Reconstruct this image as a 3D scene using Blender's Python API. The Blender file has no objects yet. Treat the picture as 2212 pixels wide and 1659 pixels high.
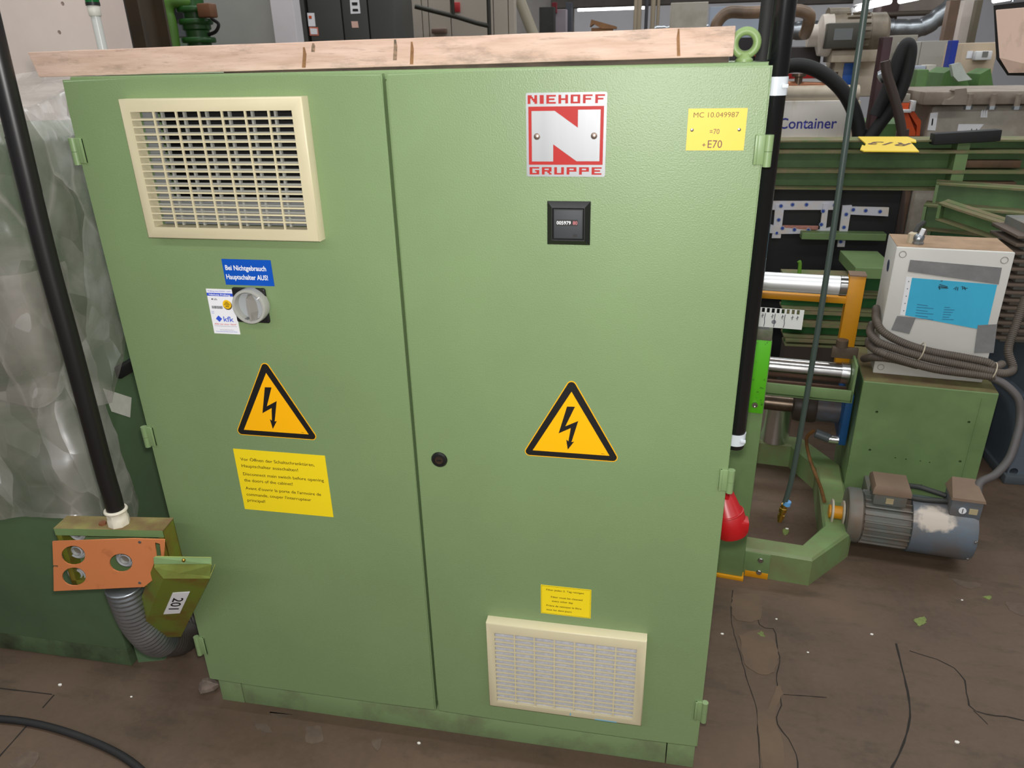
import bpy, bmesh, math, random
from mathutils import Vector, Matrix

random.seed(7)
S = bpy.context.scene
COL = S.collection
PI = math.pi
V = Vector

# ------------------------------------------------------------------ camera
IMG_W, IMG_H = 2212.0, 1659.0
FOC = 1592.7
CAM = V((0.44204, -1.23283, 1.51567))
RX = V((0.9823917, 0.18561735, -0.02127777))
RY = V((0.05557512, -0.39905136, -0.91524282))
RZ = V((-0.17837587, 0.89794443, -0.40234045))
cd = bpy.data.cameras.new('camera')
cam = bpy.data.objects.new('camera', cd)
COL.objects.link(cam)
m3 = Matrix((RX, -RY, -RZ)).transposed()
cam.matrix_world = Matrix.Translation(CAM) @ m3.to_4x4()
cd.sensor_fit = 'HORIZONTAL'
cd.sensor_width = 36.0
cd.lens = FOC / IMG_W * 36.0
cd.clip_start = 0.05
cd.clip_end = 200
cd.dof.use_dof = True
cd.dof.focus_distance = 1.75
cd.dof.aperture_fstop = 9.0
S.camera = cam

# ------------------------------------------------------------------ world, lights, exposure
S.view_settings.view_transform = 'Standard'
S.view_settings.look = 'None'
S.view_settings.gamma = 1.0
S.view_settings.use_curve_mapping = False
S.view_settings.exposure = 0.64
w = bpy.data.worlds.new('world')
S.world = w
w.use_nodes = True
w.node_tree.nodes['Background'].inputs[0].default_value = (0.75, 0.8, 0.9, 1)
w.node_tree.nodes['Background'].inputs[1].default_value = 0.0

def light(name, kind, loc, energy, color=(1, 1, 1), size=0.1, size_y=None, target=None):
    d = bpy.data.lights.new(name, kind)
    d.energy = energy
    d.color = color
    if kind == 'AREA':
        d.size = size
        if size_y:
            d.shape = 'RECTANGLE'
            d.size_y = size_y
    else:
        d.shadow_soft_size = size
    o = bpy.data.objects.new(name, d)
    o.location = loc
    if target is not None:
        o.rotation_euler = (V(target) - V(loc)).to_track_quat('-Z', 'Y').to_euler()
    COL.objects.link(o)
    return o

# the camera's own flash, a few centimetres above the lens
fl_pos = CAM - RY * 0.045 + RX * 0.005 + RZ * 0.01
fo = light('camera_flash_offscreen', 'SPOT', fl_pos, 47.0, (1.0, 0.98, 0.96), 0.022, target=fl_pos + RZ)
fo.data.spot_size = math.radians(140)
fo.data.spot_blend = 0.3
# evenly spaced rows of ceiling tube lamps, the hall's own lighting, all above the frame and all alike
for nm, yy in (('one', -3.4), ('two', 0.0), ('three', 3.4), ('four', 6.8), ('five', 10.2), ('six', 13.6)):
    light('ceiling_lamp_row_%s_offscreen' % nm, 'AREA', (1.0, yy, 4.05), 100.0, (0.96, 0.98, 1.0), 11.0, 0.35, (1.0, yy, 0))

# ------------------------------------------------------------------ helpers
def lin(c):
    def f(x):
        x /= 255.0
        return x / 12.92 if x <= 0.04045 else ((x + 0.055) / 1.055) ** 2.4
    return (f(c[0]), f(c[1]), f(c[2]), 1.0)

MATS = {}
def mat(name, rgb, rough=0.5, metal=0.0, var=0.0, vscale=6.0, bump=0.0, bscale=300.0, rgb2=None, amt=0.5, sharp=0.15,
        spec=0.5, coat=0.0, stretch=None, aniso=0.0):
    """procedural surface: base colour, a little tone noise, optional second colour in blotches, optional relief"""
    if name in MATS:
        return MATS[name]
    m = bpy.data.materials.new(name)
    m.use_nodes = True
    nt = m.node_tree
    b = nt.nodes['Principled BSDF']
    b.inputs['Base Color'].default_value = lin(rgb)
    b.inputs['Roughness'].default_value = rough
    b.inputs['Metallic'].default_value = metal
    b.inputs['Specular IOR Level'].default_value = spec
    b.inputs['Coat Weight'].default_value = coat
    tc = nt.nodes.new('ShaderNodeTexCoord')
    src = tc.outputs['Object']
    if stretch:
        mp = nt.nodes.new('ShaderNodeMapping')
        mp.inputs['Scale'].default_value = stretch
        nt.links.new(src, mp.inputs['Vector'])
        src = mp.outputs['Vector']
    col = None
    if var or rgb2:
        n = nt.nodes.new('ShaderNodeTexNoise')
        n.inputs['Scale'].default_value = vscale
        n.inputs['Detail'].default_value = 7
        n.inputs['Roughness'].default_value = 0.62
        nt.links.new(src, n.inputs['Vector'])
        r = nt.nodes.new('ShaderNodeValToRGB')
        c2 = rgb2 if rgb2 else tuple(max(0, x * (1 - var)) for x in rgb)
        if rgb2:
            r.color_ramp.elements[0].position = max(0, amt - sharp)
            r.color_ramp.elements[1].position = min(1, amt + sharp)
        else:
            r.color_ramp.elements[0].position = 0.3
            r.color_ramp.elements[1].position = 0.7
        r.color_ramp.elements[0].color = lin(c2)
        r.color_ramp.elements[1].color = lin(rgb)
        nt.links.new(n.outputs['Fac'], r.inputs['Fac'])
        nt.links.new(r.outputs['Color'], b.inputs['Base Color'])
    if bump:
        n2 = nt.nodes.new('ShaderNodeTexNoise')
        n2.inputs['Scale'].default_value = bscale
        n2.inputs['Detail'].default_value = 3
        nt.links.new(src, n2.inputs['Vector'])
        bp = nt.nodes.new('ShaderNodeBump')
        bp.inputs['Strength'].default_value = bump
        bp.inputs['Distance'].default_value = 0.002
        nt.links.new(n2.outputs['Fac'], bp.inputs['Height'])
        nt.links.new(bp.outputs['Normal'], b.inputs['Normal'])
    MATS[name] = m
    return m

class MB:
    """collects shapes into one mesh"""
    def __init__(self):
        self.bm = bmesh.new()
        self.T = None
    def _v(self, co):
        co = V(co)
        return self.bm.verts.new(self.T @ co if self.T else co)
    def box(self, x0, x1, y0, y1, z0, z1, bev=0.0, seg=2):
        vs = [self._v((x, y, z)) for x in (x0, x1) for y in (y0, y1) for z in (z0, z1)]
        fs = []
        for q in ((0, 1, 3, 2), (4, 6, 7, 5), (0, 4, 5, 1), (2, 3, 7, 6), (0, 2, 6, 4), (1, 5, 7, 3)):
            fs.append(self.bm.faces.new([vs[i] for i in q]))
        if bev:
            es = list({e for f in fs for e in f.edges})
            bmesh.ops.bevel(self.bm, geom=es, offset=bev, segments=seg, affect='EDGES', profile=0.5)
        return self
    def cbox(self, c, s, bev=0.0, seg=2):
        return self.box(c[0]-s[0]/2, c[0]+s[0]/2, c[1]-s[1]/2, c[1]+s[1]/2, c[2]-s[2]/2, c[2]+s[2]/2, bev, seg)
    def quad(self, a, b, c, d):
        self.bm.faces.new([self._v(p) for p in (a, b, c, d)])
        return self
    def poly(self, pts, d):
        """planar polygon pts (3d) extruded by vector d"""
        d = V(d)
        a = [self._v(p) for p in pts]
        b = [self._v(V(p) + d) for p in pts]
        n = len(pts)
        self.bm.faces.new(a)
        self.bm.faces.new(b[::-1])
        for i in range(n):
            j = (i + 1) % n
            self.bm.faces.new((a[j], a[i], b[i], b[j]))
        return self
    def xz(self, pts, y0, y1):
        return self.poly([(p[0], y0, p[1]) for p in pts], (0, y1 - y0, 0))
    def xy(self, pts, z0, z1):
        return self.poly([(p[0], p[1], z0) for p in pts], (0, 0, z1 - z0))
    def ring_between(self, A, B):
        n = len(A)
        for i in range(n):
            j = (i + 1) % n
            self.bm.faces.new((A[i], A[j], B[j], B[i]))
    def loft(self, rings, cap=True, closed=False):
        R = [[self._v(p) for p in r] for r in rings]
        for a, b in zip(R, R[1:]):
            self.ring_between(a, b)
        if closed:
            self.ring_between(R[-1], R[0])
        elif cap:
            self.bm.faces.new(R[0][::-1])
            self.bm.faces.new(R[-1])
        return self
    def cyl(self, p0, p1, r0, r1=None, n=24, cap=True):
        r1 = r0 if r1 is None else r1
        p0, p1 = V(p0), V(p1)
        ax = (p1 - p0).normalized()
        u = ax.orthogonal().normalized()
        v = ax.cross(u)
        rings = [[p + (u * math.cos(2*PI*i/n) + v * math.sin(2*PI*i/n)) * r for i in range(n)] for p, r in ((p0, r0), (p1, r1))]
        return self.loft(rings, cap)
    def lathe(self, prof, o, ax, n=32, cap=True):
        o, ax = V(o), V(ax).normalized()
        u = ax.orthogonal().normalized()
        v = ax.cross(u)
        rings = [[o + ax*h + (u*math.cos(2*PI*i/n) + v*math.sin(2*PI*i/n))*max(r, 1e-5) for i in range(n)] for r, h in prof]
        return self.loft(rings, cap)
    def tube(self, pts, r, n=12, cap=True, rf=None):
        P = [V(p) for p in pts]
        rings = []
        up = None
        for i, p in enumerate(P):
            t = (P[min(i+1, len(P)-1)] - P[max(i-1, 0)]).normalized()
            if up is None:
                up = t.orthogonal().normalized()
            up = (up - t * up.dot(t)).normalized()
            w_ = t.cross(up)
            rr = rf(i) if rf else r
            rings.append([p + (up*math.cos(2*PI*k/n) + w_*math.sin(2*PI*k/n))*rr for k in range(n)])
        return self.loft(rings, cap)
    def torus(self, c, ax, R, r, n=32, k=12, sx=1.0):
        c, ax = V(c), V(ax).normalized()
        u = V((0, 0, 1)) if abs(ax.z) < 0.9 else V((1, 0, 0))
        u = (u - ax*u.dot(ax)).normalized()
        v = ax.cross(u)
        rings = []
        for i in range(n):
            a = 2*PI*i/n
            d = u*math.cos(a) + v*math.sin(a)*sx
            rings.append([c + d*R + (d*math.cos(2*PI*j/k) + ax*math.sin(2*PI*j/k))*r for j in range(k)])
        return self.loft(rings, False, True)
    def ball(self, c, r, n=12, sc=(1, 1, 1)):
        c = V(c)
        k = n // 2 + 1
        rings = []
        for i in range(k):
            a = PI * (i + 0.02) / (k - 1 + 0.04)
            rings.append([c + V((math.sin(a)*math.cos(2*PI*j/n)*r*sc[0], math.sin(a)*math.sin(2*PI*j/n)*r*sc[1], math.cos(a)*r*sc[2])) for j in range(n)])
        return self.loft(rings)
    def plate_holes(self, x0, x1, z0, z1, y0, y1, holes):
        """upright plate with rectangular openings"""
        xs = sorted({x0, x1} | {h[0] for h in holes} | {h[1] for h in holes})
        zs = sorted({z0, z1} | {h[2] for h in holes} | {h[3] for h in holes})
        def solid(i, j):
            if i < 0 or j < 0 or i >= len(xs)-1 or j >= len(zs)-1:
                return False
            cx, cz = (xs[i]+xs[i+1])/2, (zs[j]+zs[j+1])/2
            return not any(h[0] < cx < h[1] and h[2] < cz < h[3] for h in holes)
        cache = {}
        def vv(i, j, k):
            if (i, j, k) not in cache:
                cache[(i, j, k)] = self._v((xs[i], (y0, y1)[k], zs[j]))
            return cache[(i, j, k)]
        F = self.bm.faces.new
        for i in range(len(xs)-1):
            for j in range(len(zs)-1):
                if not solid(i, j):
                    continue
                F((vv(i, j, 0), vv(i+1, j, 0), vv(i+1, j+1, 0), vv(i, j+1, 0)))
                F((vv(i, j, 1), vv(i, j+1, 1), vv(i+1, j+1, 1), vv(i+1, j, 1)))
                if not solid(i-1, j): F((vv(i, j, 0), vv(i, j+1, 0), vv(i, j+1, 1), vv(i, j, 1)))
                if not solid(i+1, j): F((vv(i+1, j, 0), vv(i+1, j, 1), vv(i+1, j+1, 1), vv(i+1, j+1, 0)))
                if not solid(i, j-1): F((vv(i, j, 0), vv(i, j, 1), vv(i+1, j, 1), vv(i+1, j, 0)))
                if not solid(i, j+1): F((vv(i, j+1, 0), vv(i+1, j+1, 0), vv(i+1, j+1, 1), vv(i, j+1, 1)))
        return self
    def build(self, name, m, parent=None, label=None, smooth=40, bevel=0.0, loc=None, recalc=True):
        if recalc:
            bmesh.ops.recalc_face_normals(self.bm, faces=self.bm.faces)
        me = bpy.data.meshes.new(name)
        self.bm.to_mesh(me)
        self.bm.free()
        o = bpy.data.objects.new(name, me)
        COL.objects.link(o)
        if isinstance(m, (list, tuple)):
            for q in m: me.materials.append(q)
        else:
            me.materials.append(m)
        if smooth:
            me.shade_smooth()
            me.set_sharp_from_angle(angle=math.radians(smooth))
        if parent: o.parent = parent
        if label: o['label'] = label
        if loc: o.location = loc
        if bevel:
            md = o.modifiers.new('edge', 'BEVEL')
            md.width = bevel; md.segments = 2; md.limit_method = 'ANGLE'; md.angle_limit = math.radians(40)
        return o

def thing(name, label, cat, loc=(0, 0, 0), rz=0.0, group=None):
    o = bpy.data.objects.new(name, None)
    COL.objects.link(o)
    o.location = loc
    o.rotation_euler = (0, 0, rz)
    o.empty_display_size = 0.05
    return tag(o, label, cat, group)
def tag(o, label, cat, group=None):
    o['label'] = label
    o['category'] = cat
    if group: o['group'] = group
    return o
def struct(o):
    o['kind'] = 'structure'
    return o

def ray(u, v):
    return RX * ((u - IMG_W/2) / FOC) + RY * ((v - IMG_H/2) / FOC) + RZ
def at(u, v, x=None, y=None, z=None):
    """place of a spot measured in the photograph on a known plane of the room"""
    d = ray(u, v)
    if x is not None: t = (x - CAM.x) / d.x
    elif y is not None: t = (y - CAM.y) / d.y
    else: t = (z - CAM.z) / d.z
    return CAM + d * t
def rect(u0, v0, u1, v1, y):
    um, vm = (u0+u1)/2, (v0+v1)/2
    return at(u0, vm, y=y).x, at(u1, vm, y=y).x, at(um, v1, y=y).z, at(um, v0, y=y).z

def smooth_path(pts, k=8):
    P = [V(p) for p in pts]
    out = []
    for i in range(len(P)-1):
        p0, p1, p2, p3 = P[max(i-1, 0)], P[i], P[i+1], P[min(i+2, len(P)-1)]
        for s in range(k):
            t = s / k
            out.append(0.5*((2*p1) + (p2-p0)*t + (2*p0-5*p1+4*p2-p3)*t*t + (3*p1-p0-3*p2+p3)*t*t*t))
    out.append(P[-1])
    return out
def resample(P, step):
    P = [V(p) for p in P]
    out = [P[0].copy()]
    acc = 0.0
    for a, b in zip(P, P[1:]):
        L = (b-a).length
        if L < 1e-9: continue
        d = step - acc
        while d <= L:
            out.append(a + (b-a)*(d/L))
            d += step
        acc = L - (d - step)
    return out

def text_mesh(s, height=None, width=None, cx=0.0, cz=0.0, y=0.0, align='C', bold=0.0, thick=0.0004, squeeze=None, shear=0.0):
    """lettering standing in the x-z plane, facing -y; height = cap height"""
    c = bpy.data.curves.new('lettering', 'FONT')
    c.body = s
    c.size = 1.0
    c.extrude = 0.0
    c.offset = bold
    c.resolution_u = 3
    c.shear = shear
    c.align_x = 'LEFT'
    t = bpy.data.objects.new('lettering', c)
    COL.objects.link(t)
    dg = bpy.context.evaluated_depsgraph_get()
    me = bpy.data.meshes.new_from_object(t.evaluated_get(dg))
    bpy.data.objects.remove(t)
    xs = [v.co.x for v in me.vertices]
    if not xs:
        return me
    x0, x1 = min(xs), max(xs)
    cap = 0.70
    sc = (height / cap) if height else width / (x1 - x0)
    sx = sc if not (width and height) else width / (x1 - x0)
    wdt = (x1 - x0) * sx
    off = {'C': -wdt/2, 'L': 0.0, 'R': -wdt}[align]
    for v in me.vertices:
        v.co = V((cx + off + (v.co.x - x0)*sx, y, cz + (v.co.y - 0.35)*sc))
    return me
def lettering(s, parent, m, name='lettering', label=None, **k):
    me = text_mesh(s, **k)
    me.materials.append(m)
    o = bpy.data.objects.new(name, me)
    COL.objects.link(o)
    o.parent = parent
    if label: o['label'] = label
    return o

def carve(o, cut):
    """take real holes out of o; cut is an MB in o's own coordinates"""
    c = cut.build('cutter', o.data.materials[0], o.parent)
    c.location = o.location
    md = o.modifiers.new('holes', 'BOOLEAN')
    md.operation = 'DIFFERENCE'; md.solver = 'EXACT'; md.object = c
    bpy.context.view_layer.update()
    me = bpy.data.meshes.new_from_object(o.evaluated_get(bpy.context.evaluated_depsgraph_get()))
    o.modifiers.clear()
    if len(me.polygons) > 5:
        me.shade_flat()
        o.data = me
    bpy.data.objects.remove(c)
    return o

def copy_tree(o, parent=None, mesh=True):
    c = o.copy()
    COL.objects.link(c)
    c.parent = parent
    for ch in [q for q in bpy.data.objects if q.parent == o]:
        copy_tree(ch, c)
    return c

# ------------------------------------------------------------------ surfaces
GREEN = mat('reseda_green_paint', (122, 145, 99), 0.43, var=0.05, vscale=3, bump=0.26, bscale=420, spec=0.56)
GREEN_IN = mat('green_edge_paint', (122, 145, 99), 0.42)
MGREEN = mat('machine_green_paint', (112, 138, 88), 0.45, var=0.12, vscale=9, bump=0.05, bscale=120)
MGREEN_DIRTY = mat('dusty_machine_green', (112, 138, 86), 0.55, rgb2=(112, 100, 70), amt=0.40, sharp=0.2, vscale=7)
DGREEN = mat('dark_green_paint', (84, 108, 76), 0.45, var=0.12, vscale=5, bump=0.04, bscale=90)
BGREEN = mat('beam_green_paint', (98, 134, 80), 0.5, var=0.22, vscale=6)
BGREEN2 = mat('beam_deep_green', (44, 112, 52), 0.5, var=0.25, vscale=6)  # deeper, more saturated green than the other beams
FLANGE = mat('dusty_flange', (128, 112, 84), 0.8, rgb2=(96, 112, 66), amt=0.5, sharp=0.15, vscale=14)
VIVID = mat('bright_green_paint', (84, 178, 22), 0.45, rgb2=(52, 80, 34), amt=0.36, sharp=0.04, vscale=45)
CREAM = mat('cream_plastic', (204, 194, 160), 0.42, var=0.03, vscale=10)
FILTER = mat('white_filter_fleece', (190, 190, 196), 0.95, var=0.12, vscale=120, bump=0.3, bscale=500)
BLACK = mat('black_plastic', (22, 22, 22), 0.42)
RUBBER = mat('black_rubber', (24, 23, 22), 0.38, var=0.2, vscale=8)
RUBBER_MATT = mat('matt_black_rubber', (30, 29, 28), 0.7, var=0.3, vscale=10)
HOSEGREY = mat('dark_grey_hose', (48, 50, 46), 0.6)
AIRHOSE = mat('green_grey_hose', (62, 74, 68), 0.4)
ALU = mat('brushed_aluminium', (152, 154, 155), 0.45, metal=0.45, var=0.05, vscale=30, stretch=(1, 1, 0.05))
STEEL = mat('bright_steel', (190, 188, 184), 0.22, metal=1.0, var=0.1, vscale=20)
CHROME = mat('polished_roller', (228, 228, 228), 0.26, metal=1.0)
ALROLL = mat('matt_aluminium_roller', (240, 240, 240), 0.42, metal=0.6)
WORN = mat('worn_steel', (128, 112, 96), 0.35, metal=0.9, var=0.3, vscale=16)
GALV = mat('galvanised_metal', (168, 174, 178), 0.35, metal=0.9, var=0.15, vscale=12)
BRASS = mat('brass', (186, 150, 70), 0.3, metal=1.0)
COPPER = mat('copper_pipe', (170, 112, 78), 0.4, metal=0.6, var=0.2)
RED = mat('red_enamel', (166, 22, 14), 0.5, spec=0.3)
REDPL = mat('red_plastic', (168, 18, 22), 0.35)
DKRED = mat('dark_red', (120, 30, 30), 0.6)
WHITE = mat('white_paint', (222, 222, 220), 0.5, var=0.04)
PAPER = mat('white_paper', (232, 232, 234), 0.5)
INK = mat('black_ink', (20, 19, 17), 0.5)
INKBR = mat('dark_brown_ink', (58, 46, 16), 0.5)
YELLOW = mat('yellow_label', (240, 212, 26), 0.45)
YPLATE = mat('yellow_plate', (224, 188, 56), 0.5)
AMBER = mat('warning_amber', (250, 180, 4), 0.4)
BLUE = mat('blue_label', (0, 78, 178), 0.4)
BLUEINK = mat('blue_ink', (52, 84, 200), 0.5)
REDINK = mat('red_ink', (205, 40, 55), 0.5)
GREYINK = mat('grey_ink', (130, 130, 150), 0.6)
GREYPL = mat('grey_plastic', (168, 168, 160), 0.45, var=0.05)
GREYPL2 = mat('mid_grey_plastic', (120, 122, 122), 0.5)
CYAN = mat('cyan_paper', (60, 178, 214), 0.6, var=0.05)
TAPE = mat('grey_duct_tape', (148, 148, 148), 0.32, var=0.12, vscale=20, bump=0.4, bscale=500, metal=0.3)
ORANGE = mat('orange_brown_board', (198, 120, 72), 0.55, rgb2=(150, 84, 46), amt=0.33, sharp=0.08, vscale=14)
ORPAINT = mat('orange_paint', (226, 84, 20), 0.5, var=0.15)
YPAINT = mat('yellow_orange_paint', (214, 146, 8), 0.45, var=0.1)
BLUEP = mat('blue_paint', (30, 88, 146), 0.45, var=0.15)
LGREY = mat('light_grey_enamel', (206, 204, 196), 0.45, var=0.03)
DUST = mat('brown_dust', (172, 142, 112), 0.9, var=0.18, vscale=14)
MOTOR = mat('grey_motor_paint', (104, 108, 102), 0.5, rgb2=(110, 88, 70), amt=0.42, sharp=0.16, vscale=10)
MOTORB = mat('blue_grey_motor_paint', (92, 104, 114), 0.42, rgb2=(104, 90, 78), amt=0.42, sharp=0.14, vscale=7)
SCUFF = mat('scuffed_pale_paint', (178, 166, 152), 0.6, var=0.1, vscale=50)
MACHGREY = mat('grey_machine_paint', (166, 158, 144), 0.55, rgb2=(128, 118, 104), amt=0.42, sharp=0.16, vscale=5)
MACHBEIGE = mat('beige_machine_paint', (196, 184, 164), 0.55, rgb2=(160, 142, 118), amt=0.36, sharp=0.14, vscale=5)
RUST = mat('rusty_dirty_board', (234, 204, 186), 0.8, rgb2=(132, 98, 74), amt=0.36, sharp=0.14, vscale=9, stretch=(1, 1, 0.35))
OLIVE = mat('olive_rusty_paint', (104, 116, 34), 0.5, rgb2=(108, 70, 26), amt=0.44, sharp=0.14, vscale=14)
OLIVETOP = mat('dusty_olive_paint', (128, 122, 66), 0.7, rgb2=(110, 84, 56), amt=0.5, sharp=0.12, vscale=12)
# ------------------------------------------------------------------ floor, walls, ceiling
def floor_material():
    m = bpy.data.materials.new('worn_hall_floor')
    m.use_nodes = True
    nt = m.node_tree
    b = nt.nodes['Principled BSDF']
    tc = nt.nodes.new('ShaderNodeTexCoord')
    def noise(sc, det=8, rough=0.6, mp=None):
        n = nt.nodes.new('ShaderNodeTexNoise')
        n.inputs['Scale'].default_value = sc
        n.inputs['Detail'].default_value = det
        n.inputs['Roughness'].default_value = rough
        src = tc.outputs['Object']
        if mp:
            q = nt.nodes.new('ShaderNodeMapping')
            q.inputs['Scale'].default_value = mp
            q.inputs['Rotation'].default_value = (0, 0, 0.5)
            nt.links.new(src, q.inputs['Vector'])
            src = q.outputs['Vector']
        nt.links.new(src, n.inputs['Vector'])
        return n.outputs['Fac']
    def ramp(fac, p0, c0, p1, c1):
        r = nt.nodes.new('ShaderNodeValToRGB')
        r.color_ramp.elements[0].position = p0
        r.color_ramp.elements[0].color = c0
        r.color_ramp.elements[1].position = p1
        r.color_ramp.elements[1].color = c1
        nt.links.new(fac, r.inputs['Fac'])
        return r.outputs['Color']
    def mix(fac, a, c):
        x = nt.nodes.new('ShaderNodeMix')
        x.data_type = 'RGBA'
        nt.links.new(fac, x.inputs[0])
        nt.links.new(a, x.inputs[6])
        if isinstance(c, tuple): x.inputs[7].default_value = c
        else: nt.links.new(c, x.inputs[7])
        return x.outputs[2]
    base = ramp(noise(2.2), 0.32, lin((76, 62, 50)), 0.68, lin((98, 80, 65)))
    k, wh = (0, 0, 0, 1), (1, 1, 1, 1)
    streak = ramp(noise(5, 8, 0.65, (1, 3.2, 1)), 0.52, k, 0.72, wh)
    c = mix(streak, base, lin((66, 57, 44)))
    stain = ramp(noise(1.3, 6, 0.7), 0.57, k, 0.70, (0.7, 0.7, 0.7, 1))
    c = mix(stain, c, lin((54, 50, 38)))
    fine = ramp(noise(60, 4), 0.3, k, 0.75, (0.35, 0.35, 0.35, 1))
    c = mix(fine, c, lin((106, 86, 70)))
    speck = ramp(noise(24, 9, 0.75), 0.735, k, 0.76, (0.8, 0.8, 0.8, 1))
    c = mix(speck, c, lin((150, 150, 122)))
    nt.links.new(c, b.inputs['Base Color'])
    b.inputs['Roughness'].default_value = 0.62
    b.inputs['Specular IOR Level'].default_value = 0.35
    bp = nt.nodes.new('ShaderNodeBump')
    bp.inputs['Strength'].default_value = 0.35
    bp.inputs['Distance'].default_value = 0.004
    nt.links.new(noise(14, 9, 0.65), bp.inputs['Height'])
    nt.links.new(bp.outputs['Normal'], b.inputs['Normal'])
    return m
FLOOR = floor_material()
floor = struct(MB().box(-7, 9, -4.5, 17, -0.2, 0).build('floor', FLOOR, smooth=0))
CRACK = mat('crack_dirt', (34, 30, 25), 0.95)
PATCHM = mat('repair_mortar', (102, 83, 64), 0.8, rgb2=(88, 72, 57), amt=0.45, sharp=0.2, vscale=12)
def strip(name, pts, w0, m, parent, z=0.0006, jit=0.25):
    P = [V((p[0], p[1], 0)) for p in pts]
    P = resample(smooth_path(P, 6), 0.022)
    mb = MB()
    L, R = [], []
    for i, p in enumerate(P):
        t = (P[min(i+1, len(P)-1)] - P[max(i-1, 0)]).normalized()
        n = V((-t.y, t.x, 0))
        ww = w0 * .75 * (0.7 + random.random()*0.6)
        q = p + n * (random.random()-0.5) * w0 * jit * 4
        L.append((q + n*ww/2) + V((0, 0, z)))
        R.append((q - n*ww/2) + V((0, 0, z)))
    A = [mb._v(p) for p in L]
    B = [mb._v(p) for p in R]
    for i in range(len(A)-1):
        mb.bm.faces.new((A[i], A[i+1], B[i+1], B[i]))
    return mb.build(name, m, parent, smooth=0)
def fl(*px):
    return [at(u, v, z=0) for u, v in px]
strip('crack', fl((1641, 1287), (1640, 1350), (1672, 1360), (1680, 1400), (1684, 1430), (1678, 1470), (1688, 1520), (1676, 1555), (1705, 1600), (1722, 1640), (1724, 1700)), 0.0035, CRACK, floor)
strip('crack', fl((1582, 1275), (1580, 1340), (1600, 1420), (1618, 1480), (1634, 1530), (1638, 1600), (1645, 1690)), 0.003, CRACK, floor)
strip('crack', fl((1965, 1405), (2050, 1436), (2080, 1465), (2092, 1510), (2102, 1535), (2150, 1545), (2230, 1560)), 0.0045, CRACK, floor)
strip('crack', fl((2102, 1535), (2140, 1570)), 0.003, CRACK, floor)
strip('floor_joint', fl((1935, 1390), (1955, 1470), (1966, 1540), (1950, 1610), (1920, 1670)), 0.006, CRACK, floor, jit=0.05)
strip('floor_joint', fl((1690, 1500), (1760, 1505), (1800, 1508)), 0.003, CRACK, floor, jit=0.05)
strip('floor_joint', fl((-30, 1484), (60, 1494), (117, 1501)), 0.005, CRACK, floor, jit=0.02)
strip('floor_joint', fl((117, 1501), (80, 1543)), 0.005, CRACK, floor, jit=0.02)
strip('floor_joint', fl((58, 1568), (0, 1633), (-30, 1668)), 0.006, CRACK, floor, jit=0.02)
def blob(name, px, m, parent, z=0.0012):
    P = [at(u, v, z=0) for u, v in px]
    Q = smooth_path(P + [P[0]], 5)[:-1]
    mb = MB()
    mb.xy([(p.x + random.uniform(-.003, .003), p.y + random.uniform(-.003, .003)) for p in Q], -0.002, z)
    return mb.build(name, m, parent, smooth=0)
blob('repair_patch', [(1584, 1285), (1640, 1287), (1640, 1338), (1590, 1338), (1580, 1310)], PATCHM, floor)
blob('repair_patch', [(1597, 1372), (1640, 1362), (1672, 1385), (1682, 1420), (1672, 1452), (1640, 1455), (1608, 1430)], PATCHM, floor)
blob('repair_patch', [(1636, 1540), (1660, 1530), (1682, 1480), (1690, 1500), (1676, 1545), (1690, 1600), (1690, 1680), (1650, 1680)], PATCHM, floor)
PAINTY = mat('spilt_green_paint', (120, 134, 70), 0.7, var=0.2, vscale=60)
for px in ([(1975, 1340), (1995, 1332), (2000, 1345), (1985, 1352)], [(2120, 1290), (2138, 1286), (2140, 1296)],
           [(1690, 1146), (1700, 1140), (1702, 1152), (1694, 1156)], [(1635, 1368), (1646, 1364), (1650, 1376)]):
    blob('paint_spill', px, PAINTY, floor, 0.0015)
PALE = mat('scraped_floor', (100, 84, 70), 0.85, var=0.2, vscale=30)
for px in ([(545, 1560), (575, 1566), (590, 1582), (560, 1578)], [(660, 1572), (690, 1570), (698, 1600), (664, 1604)], [(800, 1602), (826, 1596), (815, 1622)],
           [(20, 1650), (70, 1622), (80, 1645), (40, 1675)], [(2050, 1250), (2120, 1262), (2090, 1272)], [(580, 1538), (630, 1543), (600, 1550)], [(2170, 1300), (2212, 1306), (2212, 1330), (2180, 1318)]):
    blob('scraped_patch', px, PALE, floor, 0.001)
CRUMB = mat('white_crumb', (226, 222, 212), 0.8)
for i, (u, v) in enumerate(((1677, 1338), (1883, 1371), (2067, 1604), (2078, 1297), (1560, 1370), (130, 1480), (284, 1506), (905, 1606), (1700, 1143), (1745, 1410))):
    p = at(u, v, z=0)
    mb = MB().ball((p.x, p.y, 0.0015), 0.003 + 0.001*(i % 3), 6, (1.3, 0.9, 0.6))
    tag(mb.build('crumb', CRUMB), 'tiny white crumb of plaster lying on the brown floor', 'crumb', 'white crumbs on the floor')

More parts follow.
